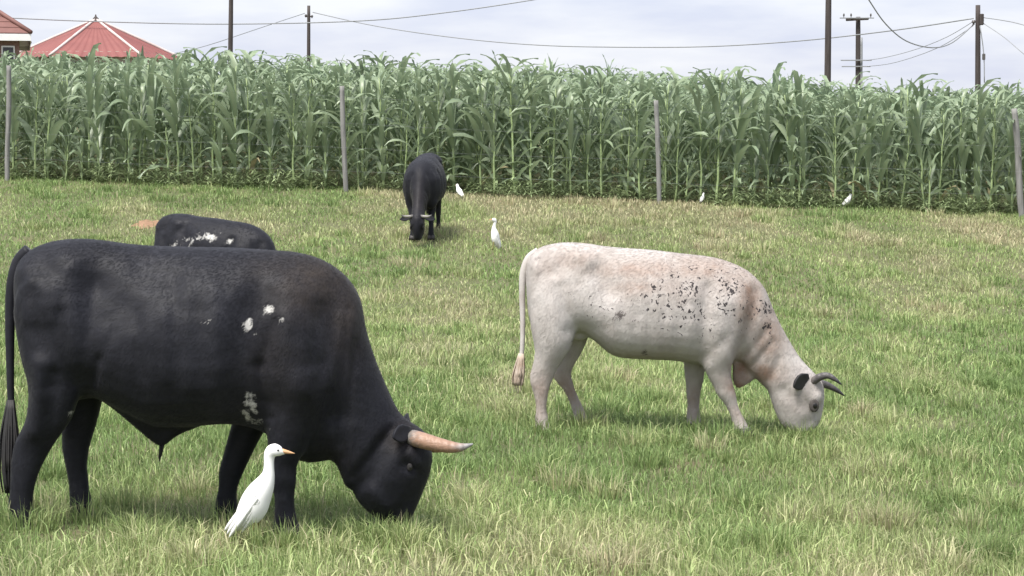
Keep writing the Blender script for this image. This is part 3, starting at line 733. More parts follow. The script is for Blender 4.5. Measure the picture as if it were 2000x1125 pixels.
# ------------------------------------------------------------------ cattle egrets
M['feather'] = plain('white_feathers', (.78, .78, .77), (.86, .86, .85), 10, .8, .35, (1, 1, .4), .004)
M['plume'] = plain('cream_wing_feathers', (.74, .735, .72), (.84, .84, .83), 18, .8, .4, (1, 1, .3), .004)
M['beak'] = plain('orange_beak', (.55, .30, .15), (.62, .38, .22), 20, .4, 0)
M['birdleg'] = plain('olive_bird_leg', (.20, .18, .07), (.28, .25, .10), 20, .6, 0)
EG = dict(s=410.0, gy=1066.0, cx=500.0)
def egret_meshes(hunched):
    s, gy_, cx_ = EG['s'], EG['gy'], EG['cx']
    X = lambda p: (p - cx_) / s
    Z = lambda p: (gy_ - p) / s
    if not hunched:
        T_ = [(447, 1040, 450, 1041, .008), (452, 1024, 468, 1034, .022), (458, 1008, 490, 1026, .037), (465, 985, 509, 1015, .052), (475, 962, 522, 998, .060),
              (489, 943, 530, 974, .057), (503, 930, 536, 951, .046), (514, 918, 538, 928, .031), (517, 902, 537, 906, .023), (517, 887, 537.5, 893, .0215),
              (519, 875, 540, 887, .0245), (527, 865, 547, 886, .026), (540, 861.5, 553, 884, .021), (551, 867, 558, 882.5, .013)]
        bk = ((553, 876), (565, 878.5), (578, 881)); ey = (546, 873.5, .021); w0 = 0
    else:
        T_ = [(440, 1022, 444, 1028, .008), (448, 1004, 464, 1024, .024), (458, 985, 488, 1022, .042), (472, 964, 510, 1014, .058), (490, 948, 528, 1000, .063),
              (506, 938, 538, 984, .056), (516, 926, 544, 966, .042), (520, 914, 548, 950, .032), (526, 904, 556, 936, .028), (538, 900, 562, 926, .025), (550, 904, 566, 921, .015)]
        bk = ((561, 912), (574, 917), (586, 922)); ey = (554, 911, .022); w0 = 1
    sh = Shape(); sh.pairs([(X(a), Z(b_), X(c), Z(d), hw, 0) for (a, b_, c, d, hw) in T_], ns=20, sub=4, pear=0, sq=1)
    body = mesh_np('egret_body', sh.V, sh.F, True, M['feather'])
    v, f = curve_tube([(X(a), 0, Z(b_)) for (a, b_) in bk], [.0125, .0085, .0015], 10, 3)
    beak = mesh_np('egret_beak', v, f, True, M['beak'])
    e = Shape(); e.blob((X(ey[0]), -ey[2], Z(ey[1])), (.0055, .003, .0055), 8, 6); e1 = mesh_np('egret_eye', e.V, e.F, True, M['eye'])
    e = Shape(); e.blob((X(ey[0]), ey[2], Z(ey[1])), (.0055, .003, .0055), 8, 6); e2 = mesh_np('egret_eye', e.V, e.F, True, M['eye'])
    wings = []
    for sg in (-1, 1):
        V_, F_ = [], []
        # layered feathers, each a thin tapered lens lying along the flank
        for k in range(13):
            r_, q_ = k // 5, k % 5
            L = .115 + .02 * r_; a0 = (500 - 7 * r_ * 1.6 + q_ * 3.2, 955 + 15 * r_ + q_ * 5.5)
            if hunched: a0 = (a0[0] - 4, a0[1] + 4)
            dx, dz = -.62, -.78 - .05 * q_
            if hunched: dx, dz = -.86, -.5 - .05 * q_
            nn = math.hypot(dx, dz); dx /= nn; dz /= nn; nx_, nz_ = -dz, dx
            b0 = len(V_)
            for i, t in enumerate((0, .2, .45, .7, .9, 1)):
                w_ = .0125 * (.5, .95, 1.0, .85, .5, .06)[i]
                bx_, bz_ = X(a0[0]) + dx * L * t, Z(a0[1]) + dz * L * t
                yb = (.058 - .010 * abs(q_ - 2) * .6 - .040 * t * t + .003 * (2 - r_)) 
                for sd, yy in ((-1, -.002), (0, .003), (1, -.002)):
                    V_.append((bx_ + nx_ * w_ * sd, sg * (yb + yy), bz_ + nz_ * w_ * sd))
                V_.append((bx_, sg * (yb - .012), bz_))
            for i in range(5):
                for a, b_ in ((0, 1), (1, 2), (2, 3), (3, 0)):
                    F_.append((b0 + i * 4 + a, b0 + i * 4 + b_, b0 + i * 4 + 4 + b_, b0 + i * 4 + 4 + a))
        wings.append(mesh_np('egret_wing', V_, F_, True, M['plume']))
    legs = []
    for sg in (-1, 1):
        kx = 503 + 4 * sg
        v, f = curve_tube([(X(kx), sg * .022, Z(1012)), (X(kx - 4), sg * .023, Z(1036)), (X(kx - 1), sg * .024, Z(1060)), (X(kx), sg * .024, Z(1065))], [.009, .0052, .0048, .005], 8, 3)
        V_, F_ = list(v), list(f)
        for an_ in (-.5, 0, .5, math.pi):
            L = .05 if an_ != math.pi else .03
            v, f = curve_tube([(X(kx), sg * .024, .006), (X(kx) + L * .5 * math.cos(an_), sg * .024 + L * .5 * math.sin(an_), .006), (X(kx) + L * math.cos(an_), sg * .024 + L * math.sin(an_), .002)], [.0045, .004, .002], 6, 2)
            b0 = len(V_); V_ += list(v); F_ += [tuple(i + b0 for i in q_) for q_ in f]
        legs.append(mesh_np('egret_leg', V_, F_, True, M['birdleg']))
    return body, beak, (e1, e2), wings, legs
EGM = {h: egret_meshes(h) for h in (False, True)}
def egret(px, py, D, yaw, scale, label, hunched=False, sink=0.0):
    p = at(px, py, D)
    r = empty('cattle_egret', (p.x, D, gz(p.x, D) - sink), yaw); r.scale = (scale,) * 3
    b_, k_, e_, w_, l_ = EGM[hunched]
    link('body', b_, None, r); link('beak', k_, None, r)
    for m_ in e_: link('eye', m_, None, r)
    for m_ in w_: link('wing', m_, None, r)
    for m_ in l_: link('leg', m_, None, r)
    tag(r, label, 'egret', 'white egrets following the cattle')
    return r

egret(500, 1066, 9.75, 0.0, 1.0, 'white egret with orange beak standing in front of the black bull')
_e = egret(961, 488, ground_D(961, 488), math.radians(212), .92, 'slim upright white egret standing in grass between two grazing cows')
_e.rotation_euler[1] = math.radians(-16)
egret(897, 374, 35.9, math.radians(125), .66, 'hunched white egret by the maize, right of the head-on black cow', True)
egret(1372, 368, 36.62, math.radians(60), .5, 'small shaded pale egret among maize stalks, right of a fence post', True)
egret(1656, 376, 36.75, math.radians(25), .62, 'hunched white egret at the maize edge towards the right', True)

# ------------------------------------------------------------------ wire fence
FD = 36.35
fence = empty('wire_fence', (0, FD, gz(0, FD)))
tag(fence, 'wire fence on weathered wooden posts along the maize field', 'fence')
fz0 = gz(0, FD)
posts = []
for (tx, ty, bx_, by_, r) in ((17, 128, 14, 352, .060), (668, 168, 677, 378, .062), (1281, 196, 1288, 392, .060), (1981, 212, 1998, 428, .078),
                              (-640, 90, -640, 330, .06), (2640, 240, 2640, 452, .06)):
    a = at(bx_, by_, FD); t_ = at(tx, ty, FD)
    zb = gz(a.x, FD) - .25
    v, f = curve_tube([(a.x, 0, zb - fz0), (a.x * .66 + t_.x * .34 + random.uniform(-.012, .012), .008, (zb * .66 + t_.z * .34) - fz0),
                       (a.x * .33 + t_.x * .67 + random.uniform(-.015, .015), -.006, (zb * .33 + t_.z * .67) - fz0), (t_.x, 0, t_.z - fz0)], [r * .70, r * .72, r * .74, r * .68], 12, 5)
    v = [np.array(p) + np.array([(vnoise(np.array([i * .37]), np.array([r * 90]), 3)[0] - .5) * .012, (vnoise(np.array([i * .41]), np.array([7.]), 5)[0] - .5) * .012, 0]) for i, p in enumerate(v)]
    link('post', mesh_np('post', v, f, True, M['fencewood']), None, fence)
    posts.append((a, t_))
posts.sort(key=lambda q_: q_[0].x)
for fr in (.2, .42, .65, .90):
    P = []
    for i, (a, t_) in enumerate(posts):
        zb = gz(a.x, FD); c_ = Vector((a.x + (t_.x - a.x) * fr, -.07, zb + (t_.z - zb) * fr - fz0))
        if P:
            l_ = P[-1]; P.append((np.array(l_) + np.array(c_)) / 2 + np.array([0, 0, -.025]))
        P.append(np.array(c_))
    v, f = curve_tube(P, [.0009] * len(P), 5, 4)
    link('strand', mesh_np('strand', v, f, True, M['wire']), None, fence)

# ------------------------------------------------------------------ maize
R = random.Random(21)
def leaf_mesh(L, wmax, th0, th1, twist, segs=8, power=1.25, wav=.012):
    """arching maize leaf: stalk at origin, grows along +x"""
    V_, F_, rib = [], [], []
    x_, z_ = 0.008, 0.0; yoff = 0
    for i in range(segs + 1):
        s_ = i / segs
        th = th0 + (th1 - th0) * s_ ** power
        wv = wmax * (min(1, .45 + 2.2 * s_)) * (1 - s_ ** 2.6) ** .8 * .5 + .0015
        tw = twist * s_
        nx_, nz_ = -math.cos(th), math.sin(th)          # leaf normal in x-z plane
        wob = wav * math.sin(s_ * 17 + twist * 9)
        for sd in (-1, 0, 1):
            yy = sd * wv * math.cos(tw) + yoff; hh = (abs(sd) * wv * .38 + (wob * sd if sd else 0)) + sd * wv * math.sin(tw)
            V_.append((x_ + nx_ * hh, yy, z_ + nz_ * hh)); rib.append(.75 * (1 - .6 * s_) if sd == 0 else 0)
        st = L / segs
        x_ += math.sin(th) * st; z_ += math.cos(th) * st; yoff += twist * .02 * s_
    for i in range(segs):
        for a in (0, 1):
            b0 = i * 3 + a
            F_.append((b0, b0 + 1, b0 + 4, b0 + 3))
    return np.array(V_), F_, np.array(rib)
rad = math.radians
LIB = []
for k in range(30):
    kind = k % 5
    if kind == 0: a = (R.uniform(.55, .75), R.uniform(.065, .085), rad(R.uniform(35, 55)), rad(R.uniform(140, 175)))     # low, drooping
    elif kind in (1, 2): a = (R.uniform(.80, 1.05), R.uniform(.095, .125), rad(R.uniform(14, 32)), rad(R.uniform(100, 172)))
    elif kind == 3: a = (R.uniform(.62, .9), R.uniform(.088, .115), rad(R.uniform(14, 26)), rad(R.uniform(80, 150)))
    else: a = (R.uniform(.42, .70), R.uniform(.06, .085), rad(R.uniform(0, 12)), rad(R.choice((R.uniform(15, 60), R.uniform(90, 185)))))               # whorl
    V_, F_, rb_ = leaf_mesh(a[0], a[1], a[2], a[3], R.uniform(-.8, .8), 8, R.uniform(1.0, 2.4), R.uniform(.006, .02))
    me = mesh_np('maize_leaf', V_, F_, True, M['leaf']); put_attr(me, 'rib', rb_)
    med = me.copy(); med.materials.clear(); med.materials.append(M['leaf_dry'])
    LIB.append((kind, V_, F_, rb_, me, med))
BYK = {k: [i for i, l in enumerate(LIB) if l[0] == k] for k in range(5)}
def stalk_mesh(h):
    pts, rads = [], []
    n = 9
    for i in range(n + 1):
        t = i / n; zz = -.06 + (h + .06) * t
        pts.append((.01 * math.sin(i * 1.9), .01 * math.cos(i * 2.3), zz)); rads.append(.0185 * (1 - .72 * t) + (.0022 if i % 1 == 0 else 0))
    return curve_tube(pts, rads, 7, 1)
def plant_recipe(h, young=False):
    """list of (lib index, height, azimuth, scale, dry)"""
    L = []; az0 = R.uniform(0, 6.28)
    n = R.randint(13, 16) if not young else R.randint(6, 7)
    for i in range(n):
        t = i / (n - 1)
        z_ = h * (.07 + .85 * t ** .95); dry = (t < .15 and R.random() < .12)
        kind = 0 if t < .22 else (R.choice((1, 2)) if t < .66 else (3 if t < .86 else 4))
        L.append((R.choice(BYK[kind]), z_, az0 + (i % 2) * math.pi + R.gauss(0, .32) + i * .10, R.uniform(.85, 1.1) * (.72 if young else 1), dry))
    return L
NPRO = 10
PRO = []
for k in range(NPRO):
    h = R.uniform(1.62, 1.86)
    v, f = stalk_mesh(h); PRO.append((h, mesh_np('maize_stalk', v, f, True, M['stalk']), (np.array(v), f), plant_recipe(h)))
YPRO = []
for k in range(3):
    h = R.uniform(.72, .95)
    v, f = stalk_mesh(h); YPRO.append((h, mesh_np('maize_stalk', v, f, True, M['stalk']), (np.array(v), f), plant_recipe(h, True)))

def corn_plant(x, y, rec, sc_, yaw, label, group, tilt=0):
    h, sm_, _, L = rec
    r = bpy.data.objects.new('maize_plant', None); COL.objects.link(r); r.empty_display_size = .1
    r.location = (x, y, gz(x, y)); r.rotation_euler = (R.gauss(0, .03) + tilt, R.gauss(0, .03), yaw); r.scale = (sc_, sc_, sc_)
    o = bpy.data.objects.new('stalk', sm_); COL.objects.link(o); o.parent = r
    for (li, z_, az_, s_, dry) in L:
        o = bpy.data.objects.new('leaf', LIB[li][5 if dry else 4]); COL.objects.link(o); o.parent = r
        o.location = (0, 0, z_); o.rotation_euler = (0, 0, az_); o.scale = (s_, s_, s_)
    r['label'] = label; r['category'] = 'maize plant'; r['group'] = group
ROW0, DROW, STEP = 36.85, .70, .36
ROWLAB = ['tall maize plant in the front row behind the fence', 'tall maize plant in the second row behind the fence',
          'tall maize plant in the third row behind the fence', 'tall maize plant in the fourth row behind the fence',
          'tall maize plant in the fifth row behind the fence']
BAYS = ((-9e9, ', left of every post'), (17, ', between the two left posts'), (672, ', between the two middle posts'), (1285, ', between the two right posts'))
def bay(x, y):
    px = 1000 + F * x / y; t = BAYS[0][1]
    for p, l in BAYS:
        if px > p: t = l
    return t
GRP = 'maize plants in the rows nearest the fence'
def hscale(x, y):
    return 1.10 - .07 * np.clip((-x - 6) / 3, 0, 1) - .09 * np.clip((x - 2) / 7, 0, 1) + .10 * (fbm(np.array([x * .25]), np.array([y * .25]), 61, 2)[0] - .5) * 2
for r_ in range(5):
    y0 = ROW0 + r_ * DROW; half = y0 * .25 + .12
    xs_ = np.arange(-half, half, 2 * half / 56.0)
    for x_ in xs_[:56]:
        xx, yy = x_ + R.uniform(-.09, .09), y0 + R.uniform(-.16, .16)
        if r_ == 0 and R.random() < .12: xx += .1
        corn_plant(xx, yy, PRO[R.randrange(NPRO)], hscale(xx, yy) * R.uniform(.84, 1.13), R.uniform(0, 6.28), ROWLAB[r_] + bay(xx, yy), GRP)
for k, (px, base, sc_) in enumerate(((128, 352, 1.0), (250, 352, 1.15), (330, 360, 1.25), (432, 356, 1.2), (86, 350, .8), (1560, 392, 1.15), (1815, 395, 1.15), (160, 352, .8), (700, 372, .8), (1340, 388, .9), (1440, 388, .95))):
    p = at(px, base, 36.6)
    side_ = ['at the left end', 'at the left end', 'at the left end', 'at the left end', 'at the left end', 'towards the right end', 'towards the right end', 'at the left end', 'left of the head-on cow', 'right of centre', 'right of centre'][k]
    corn_plant(p.x, 36.62 + R.uniform(-.06, .1), YPRO[k % 3], sc_, R.uniform(0, 6.28), 'short young maize plant at the field edge ' + side_, 'short maize plants at the field edge')

# the mass of maize further back and beyond the frame
VV, TT, CC = [], [], []; nv = 0
libT = []
for (kd, V_, F_, rb_, _, _) in LIB:
    f = np.array(F_); libT.append(np.concatenate([f[:, [0, 1, 2]], f[:, [0, 2, 3]]]))
    
for r_ in range(0, 26):
    y0 = ROW0 + r_ * DROW * (1 + .012 * r_); lim = y0 * .25 + 3.5
    x_ = -lim
    while x_ < lim:
        x_ += STEP * (1 + .02 * r_)
        if r_ < 5 and abs(x_) < y0 * .25 + .25: continue
        xx, yy = x_ + R.uniform(-.09, .09), y0 + R.uniform(-.18, .18)
        h, _, (sv, sf_), L = PRO[R.randrange(NPRO)]
        sc_ = hscale(xx, yy) * R.uniform(.86, 1.15); yaw = R.uniform(0, 6.28)
        g0 = np.array([xx, yy, gz(xx, yy)]); tint = np.clip(R.gauss(1, .16), .65, 1.4)
        base = np.array([.242, .322, .205]) * tint
        for (li, z_, az_, s_, dry) in L:
            if z_ < .5 and r_ > 12: continue
            a = az_ + yaw; ca_, sa_ = math.cos(a) * s_ * sc_, math.sin(a) * s_ * sc_
            v = LIB[li][1]
            w_ = np.empty_like(v)
            w_[:, 0] = g0[0] + v[:, 0] * ca_ - v[:, 1] * sa_; w_[:, 1] = g0[1] + v[:, 0] * sa_ + v[:, 1] * ca_; w_[:, 2] = g0[2] + (z_ + v[:, 2] * s_) * sc_
            VV.append(w_); TT.append(libT[li] + nv); nv += len(v)
            k_ = LIB[li][3][:, None]
            CC.append(base * R.uniform(.85, 1.15) * (1 - k_) + np.array([.28, .33, .20]) * k_)
        if r_ < 16:
            v = sv * sc_ + g0; q_ = np.array([f for f in sf_ if len(f) == 4])
            VV.append(v); TT.append(np.concatenate([q_[:, [0, 1, 2]], q_[:, [0, 2, 3]]]) + nv); nv += len(v)
            CC.append(np.repeat(np.array([[.19, .235, .10]]) * tint, len(v), 0))
cm = link('maize_field', mesh_fast('maize_field', np.concatenate(VV), np.concatenate(TT), M['corn_mass'], np.concatenate(CC), True))
tag(cm, 'mass of tall green maize further back in the field', 'maize field', kind='stuff')
print('corn mass tris', sum(len(t) for t in TT))

# weeds and rough grass along the field edge and between the stalks
VV, TT, CC = [], [], []; nv = 0
nw = 3600
wy = 36.25 + np.abs(rng.normal(.5, .8, nw)); wx = rng.uniform(-11.5, 11.5, nw)
for x_, y_ in zip(wx, wy):
    dn = vnoise(np.array([x_ * .9]), np.array([y_ * .9]), 33)[0]
    if dn < .28 + .25 * (y_ < 36.6): continue
    hgt = rng.uniform(.12, .46) * (.6 + dn * .8); g0 = np.array([x_, y_, gz(x_, y_)])
    base = np.array([.235, .295, .150]) * rng.uniform(.65, 1.3)
    for k in range(rng.integers(5, 10)):
        a = rng.uniform(0, 6.28); t_ = rng.uniform(.2, 1); ln_ = rng.uniform(.08, .22); wl = rng.uniform(.006, .018)
        o_ = g0 + np.array([math.cos(a), math.sin(a), 0]) * .03 * t_ + np.array([0, 0, hgt * t_ * .75])
        d_ = np.array([math.cos(a), math.sin(a), rng.uniform(-.4, .9)]); d_ /= np.linalg.norm(d_)
        s_ = np.array([-math.sin(a), math.cos(a), rng.uniform(-.3, .3)])
        VV.append(np.array([o_, o_ + d_ * ln_ * .5 + s_ * wl, o_ + d_ * ln_ * .5 - s_ * wl, o_ + d_ * ln_ - np.array([0, 0, .02])]))
        TT.append(np.array([[0, 1, 2], [1, 3, 2]]) + nv); nv += 4; CC.append(np.repeat((base * rng.uniform(.85, 1.2))[None], 4, 0))
we = link('field_edge_weeds', mesh_fast('field_edge_weeds', np.concatenate(VV), np.concatenate(TT), M['weed'], np.concatenate(CC)))
tag(we, 'low green weeds along the foot of the maize', 'weeds', kind='stuff')

# ------------------------------------------------------------------ utility poles and overhead lines
def pole(px, D, top_row, r, label, extra=None, lean=0, base_px=None):
    b_ = at(base_px or px, 277, D); zb = gz(b_.x, D); t_ = at(px, top_row, D)
    ro = empty('utility_pole', (b_.x, D, zb))
    H = t_.z - zb; dx = t_.x - b_.x
    v, f = curve_tube([(0, 0, -.5), (dx * .33, 0, H * .33), (dx * .66, 0, H * .66), (dx, 0, H)], [r * 1.15, r * 1.08, r, r * .88], 14, 3)
    link('shaft', mesh_np('shaft', v, f, True, M['polewood']), None, ro)
    if extra: extra(ro, H, dx, D)
    tag(ro, label, 'utility pole', 'utility poles behind the maize')
    return ro
def boxmesh(name, c, s_, mat, parent, rot=0):
    bm = bmesh.new(); bmesh.ops.create_cube(bm, size=1.0)
    bmesh.ops.scale(bm, vec=s_, verts=bm.verts)
    bmesh.ops.bevel(bm, geom=list(bm.edges), offset=min(s_) * .15, segments=1, affect='EDGES')
    bmesh.ops.rotate(bm, cent=(0, 0, 0), matrix=Matrix.Rotation(rot, 3, 'Y'), verts=bm.verts)
    bmesh.ops.translate(bm, vec=c, verts=bm.verts)
    me = bpy.data.meshes.new(name); bm.to_mesh(me); bm.free()
    return link(name, me, mat, parent)
def insul(c, parent, r=.05):
    v, f = curve_tube([(c[0], c[1], c[2]), (c[0], c[1], c[2] + .06), (c[0], c[1], c[2] + .08), (c[0], c[1], c[2] + .16)], [r * .5, r * .5, r, r * .6], 8, 3)
    link('insulator', mesh_np('insulator', v, f, True, M['porcelain']), None, parent)
def ex_top(ro, H, dx, D):
    insul((dx - .16, 0, H - .62), ro, .07); insul((dx + .17, 0, H - .66), ro, .07)
    boxmesh('bracket', (dx, -.01, H - .58), (.42, .08, .07), M['polewood'], ro)
def ex_cross(ro, H, dx, D):
    k = D / F
    boxmesh('crossarm', (dx - 3 * k, -.17, H - 5 * k), (44 * k, .10, 5.0 * k), M['polewood'], ro, rad(-3))
    boxmesh('crossarm', (dx - .10, -.30, H - 3 * k), (66 * k, .07, 2.0 * k), M['cable'], ro)
    boxmesh('crossarm', (dx - 4 * k, -.17, H - 84 * k), (60 * k, .07, 2.2 * k), M['cable'], ro)
    boxmesh('crossarm', (dx - 4 * k, -.17, H - 96 * k), (56 * k, .07, 2.0 * k), M['cable'], ro)
    for q_ in (-30, -16, 22): insul((dx + q_ * k, -.30, H - 2 * k), ro, .04)
    v, f = curve_tube([(dx + 6.5 * k, -.05, H - 40 * k), (dx + 7 * k, -.05, H - 90 * k), (dx + 7.5 * k, -.05, H - 150 * k)], [.05, .05, .05], 8, 3)
    link('conduit', mesh_np('conduit', v, f, True, M['cable']), None, ro)
def ex_stay(ro, H, dx, D):
    k = D / F
    insul((dx + 7 * k, -.1, H - 34 * k), ro, .08); insul((dx - 9 * k, -.1, H - 38 * k), ro, .08)
    boxmesh('fuse_box', (dx + 6 * k, -.12, H - 28 * k), (.14, .16, .4), M['polewood'], ro)
    v, f = curve_tube([(dx + 3 * k, -.14, H - 40 * k), (dx + 11 * k, -.16, H - 95 * k), (dx + 13 * k, -.16, H - 150 * k)], [.018, .018, .018], 6, 3)
    link('down_lead', mesh_np('down_lead', v, f, True, M['cable']), None, ro)
    boxmesh('down_lead_insulator', (dx + 11 * k, -.16, H - 100 * k), (.1, .1, .22), M['porcelain'], ro)
pole(452, 84, -60, .095, 'dark pole cut off by the top edge, just right of the red hexagonal roof', base_px=449)
pole(603, 110, 11, .095, 'thin dark pole whose whole top shows, left of centre', ex_top)
pole(1619, 70, -70, .105, 'thick dark pole cut off by the top edge, beside the crossarm pole', base_px=1615)
pole(1676, 84, 33, .105, 'shorter dark pole with crossarms at its top', ex_cross)
pole(1910, 74, 10, .095, 'dark pole at far right with looping wires and a down lead', ex_stay)
def line(P, D0, D1, r, label):
    n = len(P); pts = [at(px, py, D0 + (D1 - D0) * i / (n - 1)) for i, (px, py) in enumerate(P)]
    v, f = curve_tube([np.array(p) for p in pts], [r] * n, 5, 6)
    o = link('overhead_wire', mesh_np('overhead_wire', v, f, True, M['cable']))
    tag(o, label, 'wire', 'overhead wires')
line([(-260, 18), (0, 34), (220, 43), (450, 47), (700, 41), (860, 26), (1040, 0), (1230, -34)], 88, 92, .026, 'overhead wire crossing the sky above the red hexagonal roof')
line([(611, 24), (740, 52), (900, 75), (1050, 88), (1200, 92), (1380, 91), (1560, 80), (1740, 60), (1901, 36)], 110, 74, .024, 'long sagging wire running from the thin left pole to the far right pole')
line([(595, 26), (540, 44), (480, 64), (420, 84), (370, 98), (300, 112)], 110, 96, .019, 'thin wire sloping from the thin left pole down to the houses')
line([(1660, -60), (1697, 0), (1730, 47), (1770, 80), (1820, 93), (1860, 83), (1901, 48)], 66, 74, .022, 'slack looping wire hanging left of the far right pole')
line([(1901, 42), (1850, 72), (1790, 96), (1730, 112), (1690, 118)], 74, 84, .012, 'faint upper wire between the crossarm pole and the far right pole')
line([(1901, 50), (1850, 84), (1800, 106), (1740, 124), (1690, 130)], 74, 84, .012, 'faint lower wire between the crossarm pole and the far right pole')
line([(1918, 34), (1960, 40), (2000, 49), (2120, 84)], 74, 72, .017, 'upper wire leaving the far right pole towards the right edge')
line([(1918, 44), (1960, 72), (2000, 106), (2100, 190)], 74, 72, .014, 'lower wire dropping steeply from the far right pole to the right edge')

# ------------------------------------------------------------------ houses
def tiled(name, c1, c2, wave=None):
    m, t, b = newmat(name)
    n = noise(t, 1.3, 5, .6); n2 = noise(t, 14, 3)
    c = ramp(t, n.outputs['Fac'], [(.3, c1), (.7, c2)])
    c2_ = mixc(t, math2(t, 'MULTIPLY', n2.outputs['Fac'], .25), c.outputs[0], (.19, .11, .10))
    t.links.new(c2_, b.inputs['Base Color']); b.inputs['Roughness'].default_value = .7
    return m
M['redroof'] = tiled('faded_red_roof', (.175, .050, .046), (.220, .068, .060))
M['ridge'] = plain('faded_white_ridge', (.42, .34, .32), (.58, .52, .5), 1.5, .7, .2)
M['brownroof'] = tiled('weathered_brown_red_tiles', (.13, .055, .047), (.19, .085, .07))
M['whitetrim'] = plain('white_painted_trim', (.70, .70, .69), (.8, .8, .79), 3, .6, .1)
M['brick'] = plain('brown_brick_wall', (.16, .09, .075), (.25, .16, .135), 9, .9, .5)
M['plaster'] = plain('cream_plaster', (.5, .45, .38), (.58, .53, .46), 3, .9, .2)
M['glass'] = plain('dark_window_glass', (.02, .022, .025), (.035, .038, .042), 2, .08, 0)

def hex_house():
    D = 90.0; apex = at(187, 38, D); x0 = apex.x
    zb = gz(x0, D); ro = empty('hexagonal_house', (x0, D, zb), math.atan(-x0 / D)); H = apex.z - zb
    k = D / F
    drop = (105 - 38) * k; R1 = 148 * k                    # silhouette radius at row 105
    Re = R1 * 1.16; Ze = H - drop * 1.16
    vs = [(Re * math.cos(a), Re * math.sin(a), Ze) for a in (rad(60 * i) for i in range(6))]
    for i in range(6):                                      # corrugated roof panels
        A, B = Vector(vs[i]), Vector(vs[(i + 1) % 6]); T_ = Vector((0, 0, H)); V_, F_ = [], []
        nrm = (B - A).cross(T_ - A).normalized(); nc, nr_ = 40, 2
        if nrm.z < 0: nrm = -nrm
        for r in range(nr_ + 1):
            for c in range(nc + 1):
                p = (A + (B - A) * (c / nc)) * (1 - r / nr_ * .995) + T_ * (r / nr_ * .995)
                V_.append(p + nrm * (.018 * math.sin(c * math.pi / 2 + .8) * (1 - r / nr_)))
        for r in range(nr_):
            for c in range(nc):
                a = r * (nc + 1) + c; F_.append((a, a + 1, a + nc + 2, a + nc + 1))
        link('roof_panel', mesh_np('roof_panel', V_, F_, False, M['redroof']), None, ro)
        d = A - T_
        P = [np.array(T_ + d * t + Vector((0, 0, .03))) for t in (0.02, .3, .6, 1.0)]
        v, f = curve_tube(P, [.05, .06, .06, .06], 8, 3)
        link('ridge_cap', mesh_np('ridge_cap', v, f, True, M['ridge']), None, ro)
    v, f = curve_tube([(0, 0, H - .1), (0, 0, H + .05), (0, 0, H + .12), (0, 0, H + .22)], [.16, .12, .05, .02], 10, 3)
    link('finial', mesh_np('finial', v, f, True, M['polewood']), None, ro)
    Rw = Re * .86
    ws = [(Rw * math.cos(rad(60 * i)), Rw * math.sin(rad(60 * i))) for i in range(6)]
    for i in range(6):
        (ax, ay), (bx_, by_) = ws[i], ws[(i + 1) % 6]
        link('wall', mesh_np('wall', [(ax, ay, -.4), (bx_, by_, -.4), (bx_, by_, Ze + .25), (ax, ay, Ze + .25),
              (ax * .94, ay * .94, -.4), (bx_ * .94, by_ * .94, -.4), (bx_ * .94, by_ * .94, Ze + .25), (ax * .94, ay * .94, Ze + .25)],
              [(0, 1, 2, 3), (5, 4, 7, 6), (3, 2, 6, 7), (1, 0, 4, 5), (0, 3, 7, 4), (2, 1, 5, 6)], False, M['plaster']), None, ro)
    yw = -Rw * math.cos(rad(30)) - .02
    wn = boxmesh('window', (0.9, yw, 1.5), (.9, .06, 1.0), M['whitetrim'], ro); boxmesh('pane', (0.9, yw - .04, 1.5), (.78, .02, .88), M['glass'], wn)
    boxmesh('door', (-.8, yw, 1.0), (.85, .07, 2.0), M['polewood'], ro)
    tag(ro, 'hexagonal house with faded red roof and white ridge caps behind the maize', 'house')
hex_house()

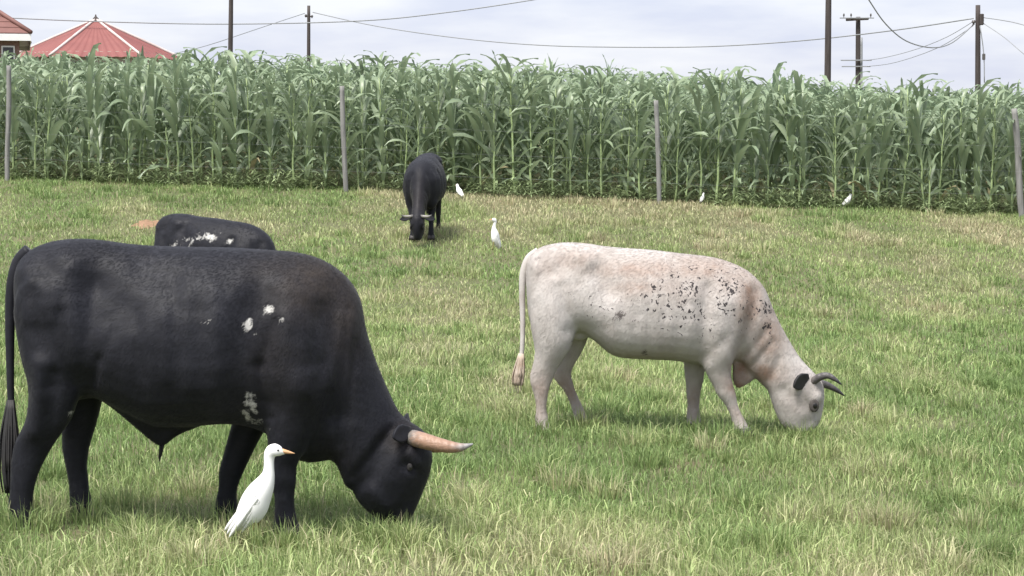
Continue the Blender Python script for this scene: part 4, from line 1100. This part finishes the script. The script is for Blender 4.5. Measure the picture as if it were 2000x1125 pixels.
def brick_house():
    D = 78.0; k = D / F
    c = at(38, 90, D); e = at(60, 74, D); zb = gz(c.x, D)
    W_, Dp = 7.0, 7.5
    ro = empty('brick_house', (c.x, D, zb), math.atan(-c.x / D))
    ze = e.z - zb; ov = e.x - c.x
    for nm, V_ in (('front', ((-W_, 0), (0, 0), (0, .25), (-W_, .25))), ('right', ((-.25, .25), (0, .25), (0, Dp), (-.25, Dp))),
                   ('back', ((-W_, Dp), (0, Dp), (0, Dp + .25), (-W_, Dp + .25))), ('left', ((-W_, .25), (-W_ + .25, .25), (-W_ + .25, Dp), (-W_, Dp)))):
        v = [(x_, y_, -.4) for x_, y_ in V_] + [(x_, y_, ze + .02) for x_, y_ in V_]
        link('wall', mesh_np('wall', v, [(3, 2, 1, 0), (4, 5, 6, 7), (0, 1, 5, 4), (1, 2, 6, 5), (2, 3, 7, 6), (3, 0, 4, 7)], False, M['brick']), None, ro)
    x1, x0_, y0, y1 = ov, -W_ - ov, -ov, Dp + .25 + ov
    rise = 2.75; xc, yc0, yc1 = (x0_ + x1) / 2, y0 + (x1 - x0_) / 2, y1 - (x1 - x0_) / 2
    if yc1 < yc0: yc0 = yc1 = (y0 + y1) / 2
    zf = ze + .14
    E = [(x0_, y0, zf), (x1, y0, zf), (x1, y1, zf), (x0_, y1, zf), (xc, yc0, zf + rise), (xc, yc1 + .01, zf + rise)]
    for f in ((0, 1, 4), (1, 2, 5, 4), (2, 3, 5), (3, 0, 4, 5)):
        P = [Vector(E[i]) for i in f]; V_, F_ = [], []
        # tile courses: stepped strips up the slope
        A, B = P[0], P[1]; top = P[2:] if len(P) == 4 else [P[2], P[2]]
        nr_ = 12
        for r in range(nr_):
            t0, t1 = r / nr_, (r + 1) / nr_
            a0, b0 = A.lerp(top[1], t0), B.lerp(top[0], t0); a1, b1 = A.lerp(top[1], t1), B.lerp(top[0], t1)
            q_ = len(V_); up = Vector((0, 0, .035))
            V_ += [a0 + up, b0 + up, b1, a1, a0, b0]; F_ += [(q_, q_ + 1, q_ + 2, q_ + 3), (q_ + 4, q_ + 5, q_ + 1, q_)]
        link('roof_slope', mesh_np('roof_slope', V_, F_, False, M['brownroof']), None, ro)
    for a, b_ in ((0, 4), (1, 4), (2, 5), (3, 5), (4, 5)):
        v, f = curve_tube([np.array(E[a]) + (0, 0, .05), (np.array(E[a]) + np.array(E[b_])) / 2 + (0, 0, .06), np.array(E[b_]) + (0, 0, .05)], [.09] * 3, 8, 2)
        link('hip_cap', mesh_np('hip_cap', v, f, True, M['brownroof']), None, ro)
    # white fascia boards and soffit
    for (cx_, cy_, sx, sy) in (((x0_ + x1) / 2, y0 + .02, x1 - x0_, .04), (x1 - .02, (y0 + y1) / 2, .04, y1 - y0 - .1), ((x0_ + x1) / 2, y1 - .02, x1 - x0_, .04), (x0_ + .02, (y0 + y1) / 2, .04, y1 - y0 - .1)):
        boxmesh('fascia', (cx_, cy_, ze + .0), (sx, sy, .26), M['whitetrim'], ro)
    boxmesh('soffit', ((x0_ + x1) / 2, (y0 + y1) / 2, ze + .06), (x1 - x0_ - .12, y1 - y0 - .12, .03), M['whitetrim'], ro)
    for wx in (-.42, -3.6):
        wn = boxmesh('window', (wx, -.01, ze - .85), (.95 if wx < -1 else .5, .10, 1.1), M['whitetrim'], ro)
        boxmesh('pane', (wx, -.07, ze - .85), (.83 if wx < -1 else .38, .02, .98), M['glass'], wn)
    tag(ro, 'brick house corner with red tiled hip roof and white fascia at the left edge', 'house')
brick_house()
